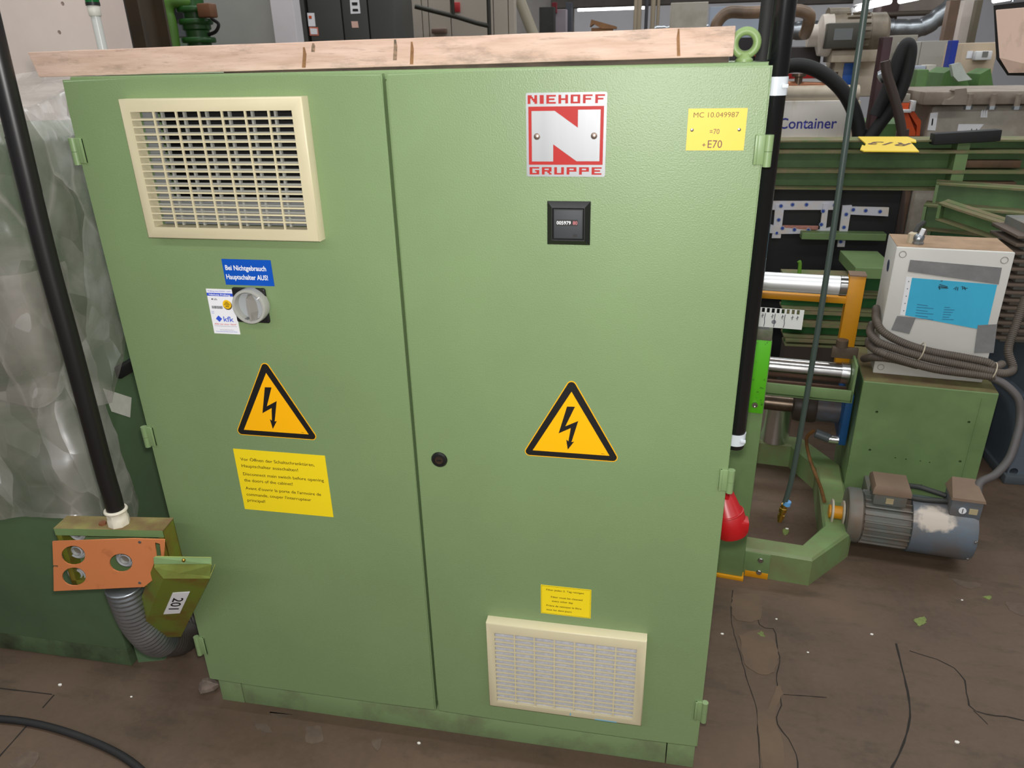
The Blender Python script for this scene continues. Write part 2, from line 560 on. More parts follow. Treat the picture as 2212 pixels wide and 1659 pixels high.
WALLPINK = mat('pinkish_plaster', (216, 198, 188), 0.85, var=0.05, vscale=4, bump=0.08, bscale=60)
WALLW = mat('white_hall_wall', (208, 208, 212), 0.8, var=0.05, vscale=1.5)
WALLG = mat('beige_panel_wall', (186, 176, 162), 0.7, var=0.05, vscale=2)
CEIL = mat('dark_ceiling', (70, 66, 64), 0.9, var=0.2, vscale=1)
e = at(195, 0, y=0.9).x
wl = MB().box(-7, e, 0.9, 1.05, 0, 4.3)
wl = struct(wl.build('wall_left', WALLPINK, smooth=0, bevel=0.004))
cut = MB()
for u, v in ((135, 8), (128, 70)):
    p = at(u, v, y=0.9)
    cut.cyl((p.x, 0.89, p.z), (p.x, 0.93, p.z), 0.006, n=10)
carve(wl, cut)
wb = struct(MB().box(-7, 9, 16.5, 16.7, 0, 4.3).build('wall_back', WALLW, smooth=0))
ce = struct(MB().box(-7, 9, -4.5, 17, 4.3, 4.5).build('ceiling', CEIL, smooth=0))
struct(MB().box(-7.2, -7, -4.5, 17, 0, 4.3).build('wall_outer_left', WALLW, smooth=0))
struct(MB().box(9, 9.2, -4.5, 17, 0, 4.3).build('wall_right', WALLW, smooth=0))
struct(MB().box(-7, 9, -4.7, -4.5, 0, 4.3).build('wall_front', WALLW, smooth=0))

# ------------------------------------------------------------------ control cabinet
cab = thing('control_cabinet', 'large green two-door electrical control cabinet with ventilation grilles and warning stickers', 'cabinet')
UV = (-0.478, -0.139, 1.228, 1.468)      # upper grille on the door
UO = (-0.459, -0.159, 1.249, 1.447)
LV = (0.132, 0.474, 0.168, 0.408)        # lower grille
LO = (0.1505, 0.4545, 0.184, 0.384)
mb = MB()
mb.plate_holes(-0.596, 0.596, 0.1, 1.505, 0.022, 0.026, [(UO[0]-.004, UO[1]+.004, UO[2]-.004, UO[3]+.004)])
mb.box(-0.596, 0.596, 0.09, 0.42, 0.1, 1.505)
mb.box(-0.596, -0.58, 0.024, 0.1, 0.1, 1.505)
mb.box(0.58, 0.596, 0.024, 0.1, 0.1, 1.505)
mb.box(-0.596, 0.596, 0.016, 0.1, 1.49, 1.505, 0.003)
mb.box(-0.596, 0.596, 0.024, 0.1, 0.1, 0.12)
mb.build('cabinet_body', GREEN, cab)
# doors
def door(x0, x1, holes):
    mb = MB()
    mb.plate_holes(x0, x1, 0.1, 1.5, 0.0, 0.02, holes)
    bm = mb.bm
    bm.edges.ensure_lookup_table()
    es = [e_ for e_ in bm.edges if all(abs(v.co.y) < 1e-6 for v in e_.verts) and
          (all(abs(v.co.x - x0) < 1e-6 for v in e_.verts) or all(abs(v.co.x - x1) < 1e-6 for v in e_.verts) or all(abs(v.co.z - .1) < 1e-6 for v in e_.verts) or all(abs(v.co.z - 1.5) < 1e-6 for v in e_.verts))]
    bmesh.ops.bevel(bm, geom=es, offset=0.003, segments=3, affect='EDGES')
    return mb.build('door', GREEN, cab)
dl = door(-0.6, -0.0065, [(UO[0]-.002, UO[1]+.002, UO[2]-.002, UO[3]+.002)])
dl['label'] = 'green left door with the upper ventilation grille and main switch'
dr = door(0.0005, 0.6, [(LO[0]-.002, LO[1]+.002, LO[2]-.002, LO[3]+.002)])
dr['label'] = 'green right door with the red and silver nameplate and lower grille'
MB().box(-0.02, 0.014, 0.0185, 0.0215, 0.115, 1.488).build('door_rebate', GREEN_IN, cab)
# plinth
mb = MB().box(-0.535, 0.535, 0.03, 0.42, 0.0, 0.0995, 0.001)
PLINTH = mat('dusty_plinth_green', (122, 145, 99), 0.55, rgb2=(104, 108, 80), amt=0.42, sharp=0.12, vscale=8)
mb.build('plinth_panel', PLINTH, cab)
for s in (-1, 1):
    MB().box(*sorted((s*0.537, s*0.599)), 0.029, 0.42, 0.0, 0.0995, 0.0015).build('plinth_corner', PLINTH, cab)
# hinges
def hinge(s, z0, z1):
    mb = MB()
    xe = s * 0.6
    h = z1 - z0
    mb.box(*sorted((xe - s*0.0145, xe + s*0.001)), -0.0045, 0.001, z0 + h*.02, z1, 0.001)
    mb.box(*sorted((xe - s*0.0145, xe - s*0.0095)), -0.0068, 0.0, z0 + h*.02, z1, 0.0012)
    o = mb.build('hinge', GREEN_IN, cab)
    zm = z0 + h * 0.46
    MB().cyl((xe + s*0.006, -0.002, zm + .0006), (xe + s*0.006, -0.002, z1), 0.0068, n=16).build('barrel', GREEN_IN, o)
    MB().cyl((xe + s*0.006, -0.002, z0 - .002), (xe + s*0.006, -0.002, zm), 0.0066, n=16).build('barrel', GREEN_IN, o)
for s in (-1, 1):
    for z0, z1 in ((1.358, 1.403), (0.77, 0.816), (0.185, 0.239)):
        hinge(s, z0, z1)

# grilles
def grille(r, o, name, lab, ncol, nrow, sd):
    fr = MB()
    d = -0.025
    outer = [(r[0], r[2]), (r[1], r[2]), (r[1], r[3]), (r[0], r[3])]
    q = 0.0025
    prof = [(0.0, 0.0), (0.0, d+.003), (q*.4, d+.0008), (q, d)]
    rings = []
    for ins, y in prof:
        rings.append([(r[0]+ins, y, r[2]+ins), (r[1]-ins, y, r[2]+ins), (r[1]-ins, y, r[3]-ins), (r[0]+ins, y, r[3]-ins)])
    rings.append([(o[0], d, o[2]), (o[1], d, o[2]), (o[1], d, o[3]), (o[0], d, o[3])])
    rings.append([(o[0], d+.006, o[2]), (o[1], d+.006, o[2]), (o[1], d+.006, o[3]), (o[0], d+.006, o[3])])
    rings.append([(o[0], 0.0, o[2]), (o[1], 0.0, o[2]), (o[1], 0.0, o[3]), (o[0], 0.0, o[3])])
    fr.loft(rings, cap=False)
    f = fr.build(name, CREAM, cab, lab)
    cw, rh = (o[1]-o[0])/ncol, (o[3]-o[2])/nrow
    sl = MB().box(o[0]-.001, o[1]+.001, d+.0006, d+sd, -0.0015, 0.0015).build('slat', CREAM, f)
    sl.location = (0, 0, o[2] + rh)
    for i in range(2, nrow):
        c = sl.copy(); COL.objects.link(c); c.location = (0, 0, o[2] + rh*i)
    vb = MB().box(-0.0017, 0.0017, d+.0012, d+sd, o[2]-.001, o[3]+.001).build('upright_bar', CREAM, f)
    vb.location = (o[0] + cw, 0, 0)
    for i in range(2, ncol):
        c = vb.copy(); COL.objects.link(c); c.location = (o[0] + cw*i, 0, 0)
    return f
g1 = grille(UV, UO, 'ventilation_grille', 'cream plastic grille with dark openings, upper left', 7, 16, .0045)
g2 = grille(LV, LO, 'filter_grille', 'cream plastic grille with white filter mat behind its slats', 7, 16, .0028)
MB().box(LO[0]-.002, LO[1]+.002, -0.0185, 0.004, LO[2]-.002, LO[3]+.002).build('filter_mat', FILTER, g2)
mk = mat('blue_scuff', (120, 170, 190), 0.7)
MB().box(0.372, 0.42, -0.0252, -0.0248, 0.1692, 0.1725).build('paint_mark', mk, g2)
MB().box(0.316, 0.319, -0.0252, -0.0248, 0.172, 0.18).build('paint_mark', mk, g2)
# second guard inside the fan opening, and a near-black sheet painting the cavity's darkness
gm = mat('grey_fan_guard', (150, 150, 142), 0.55)
MB().box(UO[0], UO[1], 0.06, 0.064, UO[2], UO[3]).build('dark_backing', BLACK, g1)
cw, rh = (UO[1]-UO[0])/7, (UO[3]-UO[2])/16
b0 = MB().box(UO[0], UO[1], 0.000, 0.005, -0.0016, 0.0016).build('guard_slat', gm, g1)
b0.location = (0, 0, UO[2] + rh)
for i in range(2, 16):
    c = b0.copy(); COL.objects.link(c); c.location = (0, 0, UO[2] + rh*i)
b0 = MB().box(-0.002, 0.002, -0.001, 0.005, UO[2], UO[3]).build('guard_bar', gm, g1)
b0.location = (UO[0] + cw, 0, 0)
for i in range(2, 7):
    c = b0.copy(); COL.objects.link(c); c.location = (UO[0] + cw*i, 0, 0)
MB().box(UO[0], UO[0]+.028, 0.006, 0.01, UO[2], UO[3]).build('fan_flange', GREYPL2, g1)
MB().box(UO[0], UO[1], 0.008, 0.012, UO[2], UO[2]+.05).build('fan_flange', GREYPL2, g1)

# nameplate NIEHOFF / GRUPPE
NX0, NX1, NZ0, NZ1 = 0.2305, 0.3585, 1.3395, 1.4675
def rrect(x0, x1, z0, z1, r, n=4):
    P = []
    for cx, cz, a0 in ((x1-r, z1-r, 0), (x0+r, z1-r, 90), (x0+r, z0+r, 180), (x1-r, z0+r, 270)):
        for i in range(n+1):
            a = math.radians(a0 + 90*i/n)
            P.append((cx + r*math.cos(a), cz + r*math.sin(a)))
    return P
npl = MB().xz(rrect(NX0, NX1, NZ0, NZ1, .003), -0.0022, 0).build('nameplate', ALU, cab, 'silver and red square nameplate with a large N')
def nmap(px, py):
    return (NX0 + (px-163)/(925-163)*(NX1-NX0), NZ1 - (py-97)/(882-97)*(NZ1-NZ0))
a, b_ = nmap(186, 222), nmap(899, 767)
MB().xz([(a[0], b_[1]), (b_[0], b_[1]), (b_[0], a[1]), (a[0], a[1])], -0.0027, -0.002).build('red_field', RED, npl)
N = [(217, 262), (437, 262), (658, 418), (658, 254), (868, 254), (868, 732), (650, 732), (424, 572), (424, 735), (217, 735)]
MB().xz([nmap(*p) for p in N], -0.0033, -0.0022).build('emblem_letter', ALU, npl)
for p in ((267, 498), (812, 494)):
    c = nmap(*p)
    MB().lathe([(0.0052, 0), (0.005, .0015), (0.003, .0028), (0.0005, .0031)], (c[0], -0.0032, c[1]), (0, -1, 0), 16).build('rivet', mat('rivet_metal', (170, 150, 138), .35, 0.9), npl)
GLY = {'N': ["###..##", "####.##", "##.####", "##..###", "##...##"], 'I': ["###", "###", "###", "###", "###"],
       'E': ["#######", "##.....", "######.", "##.....", "#######"], 'H': ["##...##", "##...##", "#######", "##...##", "##...##"],
       'O': ["#######", "##...##", "##...##", "##...##", "#######"], 'F': ["#######", "##.....", "######.", "##.....", "##....."],
       'G': ["#######", "##.....", "##..###", "##...##", "#######"], 'R': ["#######", "##...##", "#######", "##..##.", "##...##"],
       'U': ["##...##", "##...##", "##...##", "##...##", "#######"], 'P': ["#######", "##...##", "#######", "##.....", "##....."]}
def block_word(word, x0, x1, zt, zb):
    total = sum(len(GLY[c][0]) for c in word) + 1.9*(len(word)-1)
    u = (x1-x0)/total
    h = (zt-zb)/5
    x = x0
    for ch in word:
        g = GLY[ch]
        mb = MB()
        for j, row in enumerate(g):
            i = 0
            while i < len(row):
                if row[i] == '#':
                    k = i
                    while k < len(row) and row[k] == '#': k += 1
                    mb.box(x+i*u, x+k*u, -0.0027, -0.002, zt-(j+1)*h-.00002, zt-j*h+.00002)
                    i = k
                else:
                    i += 1
        mb.build('letter', RED, npl)
        x += (len(g[0])+1.9)*u
t0, t1 = nmap(181, 118), nmap(905, 197)
block_word('NIEHOFF', t0[0], t1[0], t0[1], t1[1])
t0, t1 = nmap(192, 790), nmap(891, 861)
block_word('GRUPPE', t0[0], t1[0], t0[1], t1[1])

# hour counter
hc = MB()
x0, x1, z0, z1 = 0.2645, 0.3365, 1.228, 1.300
rg = []
for ins, y in ((0, 0), (0, -0.003), (0.0085, -0.012), (0.0095, -0.012), (0.0115, -0.0095)):
    rg.append([(x0+ins, y, z0+ins), (x1-ins, y, z0+ins), (x1-ins, y, z1-ins), (x0+ins, y, z1-ins)])
hc.loft(rg)
hc = hc.build('hour_counter', BLACK, cab, 'square black operating-hours counter with small digits', smooth=0)
MB().box(x0+.0125, x1-.0125, -0.0112, -0.009, z0+.0125, z1-.0125, .0006).build('counter_face', mat('counter_face', (52, 55, 57), 0.65), hc)
MB().box(0.281, 0.3165, -0.0118, -0.011, 1.2615, 1.2715).build('window', INK, hc)
lettering('005979', hc, PAPER, 'digits', height=.0058, width=.0235, cx=.2815, cz=1.2665, y=-.0121, align='L', bold=.01)
lettering('80', hc, mat('red_digit', (190, 110, 112), .5), 'digits', height=.0058, width=.0075, cx=.3085, cz=1.2665, y=-.0121, align='L', bold=.01)
MB().box(0.309, 0.3155, -0.0115, -0.011, 1.2435, 1.2475).build('mark', INK, hc)

# yellow device plate
yp = MB().box(0.483, 0.570, -0.0015, 0, 1.3803, 1.4415).build('device_plate', YPLATE, cab, 'small yellow plate reading MC 10.049987')
TH = mat('engraved_brown', (104, 80, 30), .6)
lettering('MC 10.049987', yp, TH, height=.0075, width=.067, cx=.5245, cz=1.4325, y=-.0018, bold=.0)
lettering('=70', yp, mat('engraved_dark', (92, 50, 60), .6), height=.0075, width=.0145, cx=.5243, cz=1.4083, y=-.0018, bold=.0)
lettering('+', yp, MATS['engraved_dark'], height=.0075, cx=.5100, cz=1.3885, y=-.0018, bold=.01)
lettering('E70', yp, MATS['engraved_dark'], height=.0115, width=.0215, cx=.5263, cz=1.3898, y=-.0018, bold=.0)
for x in (0.4902, 0.5606):
    s_ = MB().lathe([(.0027, 0), (.0025, .001), (.0008, .0015)], (x, -.0015, 1.4107), (0, -1, 0), 14).build('screw', STEEL, yp)

# blue sticker
bs = MB().box(-0.352, -0.2525, -0.0008, 0, 1.1365, 1.1862).build('switch_sticker', BLUE, cab, 'blue sticker with white German lettering above the main switch')
lettering('Bei Nichtgebrauch', bs, PAPER, height=.0093, width=.083, cx=-.3055, cz=1.1700, y=-.0011, bold=.022)
lettering('Hauptschalter AUS!', bs, PAPER, height=.0093, width=.085, cx=-.3055, cz=1.1525, y=-.0011, bold=.022)

# main switch
sw = MB()
sw.xz(rrect(-0.3395, -0.2715, 1.0637, 1.1325, .004), -0.006, 0)
sw = sw.build('main_switch', BLACK, cab, 'grey rotary main switch on a black square base', bevel=.002)
kx, kz = -0.3005, 1.1005
n = 48
mbk = MB()
mbk.lathe([(.0335, 0.003), (.0335, .021), (.0325, .0225), (.0285, .0225), (.0275, .021), (.0275, .008), (.0005, .008)], (kx, 0, kz), (0, -1, 0), 48)
kn = mbk.build('knob', GREYPL, sw)
mb = MB()
mb.T = Matrix.Translation((kx, 0, kz)) @ Matrix.Rotation(math.radians(-2), 4, 'Y')
pr = [(-.0045, -.033), (.0045, -.033), (.0115, -.012), (.0105, .006), (.004, .0215), (-.004, .0215), (-.0105, .006), (-.0115, -.012)]
A = [(p[0], -.008, p[1]) for p in pr]
B = [(p[0]*.25, -.023, p[1]*.82 - .001) for p in pr]
mb.loft([A, B])
gr = mb.build('grip', mat('grip_grey', (140, 137, 130), .5), sw, smooth=20)
carve(gr, MB().cyl((kx-.006, -.03, kz-.016), (kx-.006, -.010, kz-.016), .0018, n=12))
MB().cyl((kx, -.0075, kz), (kx, -.0086, kz), .0272, n=40).build('dish', mat('dish_grey', (156, 160, 160), .5), sw)
mb = MB().box(-.0009, .0009, -.0232, -.0225, .026, .0335)
mb.T = None
o = mb.build('pointer_mark', PAPER, sw); o.location = (kx, 0, kz); o.rotation_euler = (0, math.radians(52), 0)
mb = MB().box(-.0095, -.0035, -.021, -.008, -.03, -.024)
mb.build('lock_bar', GREYPL2, sw, loc=(kx-.004, 0, kz))

# inspection sticker
ks = MB().box(-0.3962, -0.3408, -0.0008, 0, 1.0365, 1.1272).build('inspection_sticker', PAPER, cab, 'white inspection sticker with blue band and kfk logo')
def kp(fx, fz):
    return (-0.3962 + fx*0.0554, 1.1272 - fz*0.0907)
MB().box(kp(0, 0)[0], kp(1, 0)[0], -.0010, -.0007, kp(0, .155)[1], kp(0, .088)[1]).build('blue_band', BLUEINK, ks)
KT = lambda s, m, fx, fz, h, w_=None, **k: lettering(s, ks, m, height=h, width=w_, cx=kp(fx, fz)[0], cz=kp(fx, fz)[1], y=-.0013, **k)
KT('Prüfung nach DGUV / UVV', BLUEINK, .5, .045, .0028, .048)
KT('Nächste Prüfung', PAPER, .48, .122, .0035, .044, bold=.015)
KT('kfk', INK, .30, .225, .0036, .0075)
KT('kfk', BLUEINK, .66, .66, .0105, .0215, bold=.008)
KT('Alles aus einer Hand!', REDINK, .5, .775, .0032, .047, shear=.3)
KT('Sicherheitstechnik Elektrotechnik', GREYINK, .5, .82, .0018, .047)
KT('www.pruefservice-kfk.de', GREYINK, .52, .905, .002, .03)
KT('www.elektrotechnikermeister-kfk.de', BLUEINK, .5, .945, .002, .046)
KT('Termin', BLUEINK, .10, .50, .002, .006)
KT('Prüfer', BLUEINK, .10, .535, .002, .006)
def diamond(fx, fz, r, m):
    c = kp(fx, fz)
    MB().xz([(c[0]-r, c[1]), (c[0], c[1]-r), (c[0]+r, c[1]), (c[0], c[1]+r)], -.0012, -.0007).build('diamond', m, ks)
diamond(.29, .66, .0066, BLUEINK)
diamond(.17, .225, .0018, INK)
c = kp(.70, .33)
MB().cyl((c[0]+.0006, -.0007, c[1]-.0016), (c[0]+.0006, -.0010, c[1]-.0016), .0096, n=28).build('seal_rim', mat('seal_brown', (96, 80, 40), .5), ks)
MB().cyl((c[0], -.0007, c[1]), (c[0], -.0013, c[1]), .0088, n=28).build('seal', mat('seal_yellow', (240, 190, 20), .5), ks)
for k, ww in ((-.0045, .006), (-.002, .0095), (.0006, .013), (.003, .007), (.005, .008)):
    MB().box(c[0]-ww/2, c[0]+ww/2, -.0015, -.0012, c[1]-k-.0005, c[1]-k+.0005).build('seal_line', INK, ks)
x = kp(.10, 0)[0]
for i in range(19):
    wd = random.choice((.0004, .0006, .0011))
    MB().box(x, x+wd, -.0011, -.0007, kp(0, .435)[1], kp(0, .375)[1]).build('barcode_bar', mat('barcode', (70, 70, 74), .6), ks)
    x += wd + .0006

# warning triangles
def tri(cx, zb, w_, zt):
    def rt(ins, r):
        # triangle with rounded corners; ins = inset from the outer outline
        h = zt - zb
        base = [(cx - w_/2, zb), (cx + w_/2, zb), (cx, zt)]
        c = (cx, zb + h/3)
        P = []
        cs = [(cx - w_/2 + .0155, zb + .009), (cx + w_/2 - .0155, zb + .009), (cx, zt - .009)]
        for i, q in enumerate(cs):
            a0 = (150, 270, 30)[i]
            for k in range(9):
                a = math.radians(a0 + 120*k/8)
                P.append((q[0] + r*math.cos(a), q[1] + r*math.sin(a)))
        return P
    t = MB().xz(rt(0, .0095), -.0007, 0).build('warning_triangle', AMBER, cab, 'yellow and black high-voltage warning triangle')
    MB().xz(rt(0, .0078), -.0010, -.0006).build('black_border', INK, t)
    q = [(cx - w_/2 + .0215, zb + .0122), (cx + w_/2 - .0215, zb + .0122), (cx, zt - .0205)]
    MB().xz(q, -.0013, -.0009).build('amber_field', AMBER, t)
    src = [V((325, 1327)), V((1692, 1420)), V((1012, 297))]
    bolt = [(937, 548), (1075, 553), (910, 893), (1135, 800), (1020, 1175), (1068, 1165), (955, 1312), (927, 1130), (965, 1160), (1005, 925), (792, 1018)]
    M = Matrix(((src[0].x-src[2].x, src[1].x-src[2].x), (src[0].y-src[2].y, src[1].y-src[2].y))).inverted()
    P = []
    for p in bolt:
        l = M @ V((p[0]-src[2].x, p[1]-src[2].y))
        l3 = 1 - l.x - l.y
        P.append((q[0][0]*l.x + q[1][0]*l.y + q[2][0]*l3, q[0][1]*l.x + q[1][1]*l.y + q[2][1]*l3))
    MB().xz(P, -.0016, -.0012).build('lightning_bolt', INK, t)
    lettering('7401/', t, INKBR, height=.0022, cx=cx + w_/2 - .034, cz=zb + .0155, y=-.0016)
    return t
tri(-0.2995, 0.8135, 0.187, 0.978)['label'] = 'yellow and black high-voltage warning triangle on the left door'
tri(0.3085, 0.8145, 0.190, 0.9755)['label'] = 'yellow and black high-voltage warning triangle on the right door'

# yellow instruction label
il = MB().box(-0.4055, -0.199, -0.0007, 0, 0.628, 0.778).build('instruction_label', YELLOW, cab, 'large yellow label with instructions in three languages')
for s, px, pz, wd in (('Vor Öffnen der Schaltschranktüren,', -.393, .7545, .168), ('Hauptschalter ausschalten!', -.393, .7385, .129),
                      ('Disconnect main switch before opening', -.393, .7185, .184), ('the doors of the cabinet!', -.3935, .7030, .112),
                      ("Avant d'ouvrir la porte de l'armoire de", -.394, .6830, .174), ("commande, couper l'interrupteur", -.3945, .6675, .150), ('principal!', -.395, .6525, .042)):
    lettering(s, il, INKBR, height=.0072, width=wd, cx=px, cz=pz, y=-.001, align='L', bold=.004)

# filter label
fl_ = MB().box(0.2488, 0.3548, -0.0007, 0, 0.4315, 0.5065).build('filter_label', YELLOW, cab, 'small yellow label about cleaning the filter')
for x0, x1, z0, z1 in ((.2505, .3531, .5045, .5049), (.2505, .3531, .4331, .4335), (.2505, .2509, .4331, .5049), (.3527, .3531, .4331, .5049)):
    MB().box(x0, x1, -.0009, -.0006, z0, z1).build('border_line', INKBR, fl_)
for s, px, pz, wd in (('Filter jeden 2. Tag reinigen', .2605, .496, .079), ('Filter must be cleaned', .2705, .478, .066), ('every other day', .2722, .4675, .045),
                      ('Prière de nettoyer le filtre', .2605, .4545, .0745), ('tous les dent jours', .2605, .4435, .054)):
    lettering(s, fl_, INKBR, height=.0043, width=wd, cx=px, cz=pz, y=-.001, align='L', bold=.01)

# door lock
lk = MB().lathe([(.0165, 0), (.0165, .002), (.014, .005), (.0095, .0055), (.009, .004)], (.0462, 0, .790), (0, -1, 0), 28).build('door_lock', BLACK, cab, 'round black cam lock near the door gap')
MB().cyl((.0462, 0, .790), (.0462, -.0046, .790), .0086, n=20).build('lock_core', WORN, lk)
MB().cbox((.0462, -.0052, .790), (.009, .002, .003)).build('lock_bit', INK, lk)

# red power socket on the cabinet's right flank
axs = V((0.30, -0.10, -0.95)).normalized()
o0 = V((0.606, 0.15, 0.695))
mb = MB().lathe([(.010, 0), (.018, .01), (.030, .075), (.034, .08), (.034, .125), (.031, .13)], o0 - axs*.01, axs, 28)
mb.box(0.596, 0.625, 0.125, 0.175, 0.60, 0.72, .004)
ps = mb.build('power_socket', REDPL, cab, 'red industrial plug on the right flank')
MB().torus(o0 + axs*.068, axs, .0325, .0022, 28, 8).build('collar', REDPL, ps)
MB().cbox((0.660, 0.132, 0.612), (.020, .03, .026), .004).build('latch', REDPL, ps)

# lifting eye bolt
ex_, ey_ = 0.5655, 0.08
mb = MB().lathe([(.0135, 0), (.0135, .004), (.010, .0075), (.009, .012)], (ex_, ey_, 1.5045), (0, 0, 1), 24)
mb.torus((ex_, ey_, 1.532), (0, 1, 0), .0172, .0064, 36, 14)
mb.build('lifting_eye', mat('eye_bolt_green', (122, 146, 90), .45), cab, 'green cast lifting eye on the roof')

# ------------------------------------------------------------------ timber on the roof
def wood_material(name, c1, c2, c3):
    m = bpy.data.materials.new(name)
    m.use_nodes = True
    nt = m.node_tree
    b = nt.nodes['Principled BSDF']
    tc = nt.nodes.new('ShaderNodeTexCoord')
    def noise(scale, det, mp, rough=.6):
        q = nt.nodes.new('ShaderNodeMapping')
        q.inputs['Scale'].default_value = mp
        nt.links.new(tc.outputs['Object'], q.inputs['Vector'])
        n = nt.nodes.new('ShaderNodeTexNoise')
        n.inputs['Scale'].default_value = scale
        n.inputs['Detail'].default_value = det
        n.inputs['Roughness'].default_value = rough
        nt.links.new(q.outputs['Vector'], n.inputs['Vector'])
        return n.outputs['Fac']
    def ramp(f, p0, a, p1, c):
        r = nt.nodes.new('ShaderNodeValToRGB')
        r.color_ramp.elements[0].position = p0; r.color_ramp.elements[0].color = a
        r.color_ramp.elements[1].position = p1; r.color_ramp.elements[1].color = c
        nt.links.new(f, r.inputs['Fac'])
        return r.outputs['Color']
    def mix(f, a, c):
        x = nt.nodes.new('ShaderNodeMix'); x.data_type = 'RGBA'
        nt.links.new(f, x.inputs[0]); nt.links.new(a, x.inputs[6])
        if isinstance(c, tuple): x.inputs[7].default_value = c
        else: nt.links.new(c, x.inputs[7])
        return x.outputs[2]
    k = (0, 0, 0, 1)
    c = ramp(noise(9, 8, (1, 6, 9)), .35, lin(c2), .66, lin(c1))
    c = mix(ramp(noise(7, 10, (1, 3, 3.5), .72), .50, k, .70, (.85, .85, .85, 1)), c, lin(c3))
    c = mix(ramp(noise(40, 6, (.7, 3, 8), .7), .58, k, .72, (.6, .6, .6, 1)), c, lin(c3))
    nt.links.new(c, b.inputs['Base Color'])
    b.inputs['Roughness'].default_value = .85
    bp = nt.nodes.new('ShaderNodeBump')
    bp.inputs['Strength'].default_value = .35
    bp.inputs['Distance'].default_value = .002
    nt.links.new(noise(60, 6, (.25, 1, 2.2)), bp.inputs['Height'])
    nt.links.new(bp.outputs['Normal'], b.inputs['Normal'])
    return m
WOOD = wood_material('sawn_pale_timber', (212, 184, 166), (190, 160, 140), (126, 114, 98))
STRIPD = wood_material('dark_strip_grain', (84, 72, 58), (60, 50, 40), (36, 30, 24))
mb = MB()
xs = [-.665 + i*(.5435+.665)/24 for i in range(25)]
def zb(x): return 1.5052 + (x+.665)/1.21*0.0080
rings = []
for i, x in enumerate(xs):
    z = zb(x)
    j = lambda a: random.uniform(-a, a)
    xo = x
    rings.append([(xo + (0.004 if i == 0 else 0), .020 + j(.0004), z + j(.0003)), (xo - (.006 if i == 0 else 0), .020 + j(.0004), z + .0415 + j(.0004)), (xo - (.012 if i == 0 else 0), .125, z + .0415), (xo, .125, z)])
mb.loft(rings)
plank = tag(mb.build('timber_plank', WOOD, smooth=0, bevel=.0012), 'long sawn timber plank with brown and grey stains lying on the cabinet roof', 'plank')
STN = mat('brown_stain', (150, 110, 72), .9, var=.25, vscale=80)
STD = mat('grey_stain', (92, 82, 68), .9, rgb2=(150, 124, 100), amt=.5, sharp=.1, vscale=120)
for u, v0, v1, wd, m in ((656, 102, 146, .006, STN), (676, 93, 112, .006, STD), (853, 85, 130, .006, STD), (889, 90, 139, .0055, STN), (1466, 62, 121, .0048, STN)):
    a, c = at(u, v0, y=.0192), at(u, v1, y=.0192)
    P = [(a.x - wd*.2, a.z), (a.x - wd*.45, (a.z*2+c.z)/3), (c.x - wd/2, c.z), (c.x + wd/2, c.z), (a.x + wd*.5, (a.z*2+c.z)/3), (a.x + wd*.25, a.z)]
    MB().xz(P, .0188, .0202).build('batten_stain', m, plank)
mb = MB()
mb.loft([[(x, .026, 1.504), (x, .026, zb(x)+.0006), (x, .12, zb(x)+.0006), (x, .12, 1.504)] for x in (-.30, -.1, .2, .538)])
tag(mb.build('dark_strip', STRIPD, smooth=0), 'thin dark strip filling the gap under the pale plank', 'batten')  # dark tapering strip drawn below the plank
# ------------------------------------------------------------------ machine under film, left of the cabinet
lm = thing('machine_housing', 'dark green machine housing wrapped in clear plastic film beside the cabinet', 'machine')
MX = -0.91
MB().box(-3.2, MX, 0.09, 0.84, 0.06, 1.378, .006).build('housing_panel', DGREEN, lm)
MB().box(-3.2, MX-.004, 0.094, 0.835, 0.0, 0.075, .003).build('plinth', mat('dirty_dark_green', (78, 98, 66), .6, rgb2=(48, 52, 36), amt=.45, sharp=.15, vscale=9), lm)
h0 = at(248, 802, x=MX); h1 = at(300, 812, x=MX)
MB().box(MX-.002, MX+.014, h0.y, h0.y+.13, h0.z-.022, h0.z+.012, .004).build('grip_handle', BLACK, lm, 'black recessed grip')
mb = MB()
mb.loft([[(-.905, .11, 0), (-.905, .30, 0), (-.80, .30, 0), (-.84, .13, 0)], [(-.905, .11, .10), (-.905, .30, .10), (-.87, .30, .07), (-.885, .13, .07)]])
mb.build('machine_foot', DGREEN, lm)

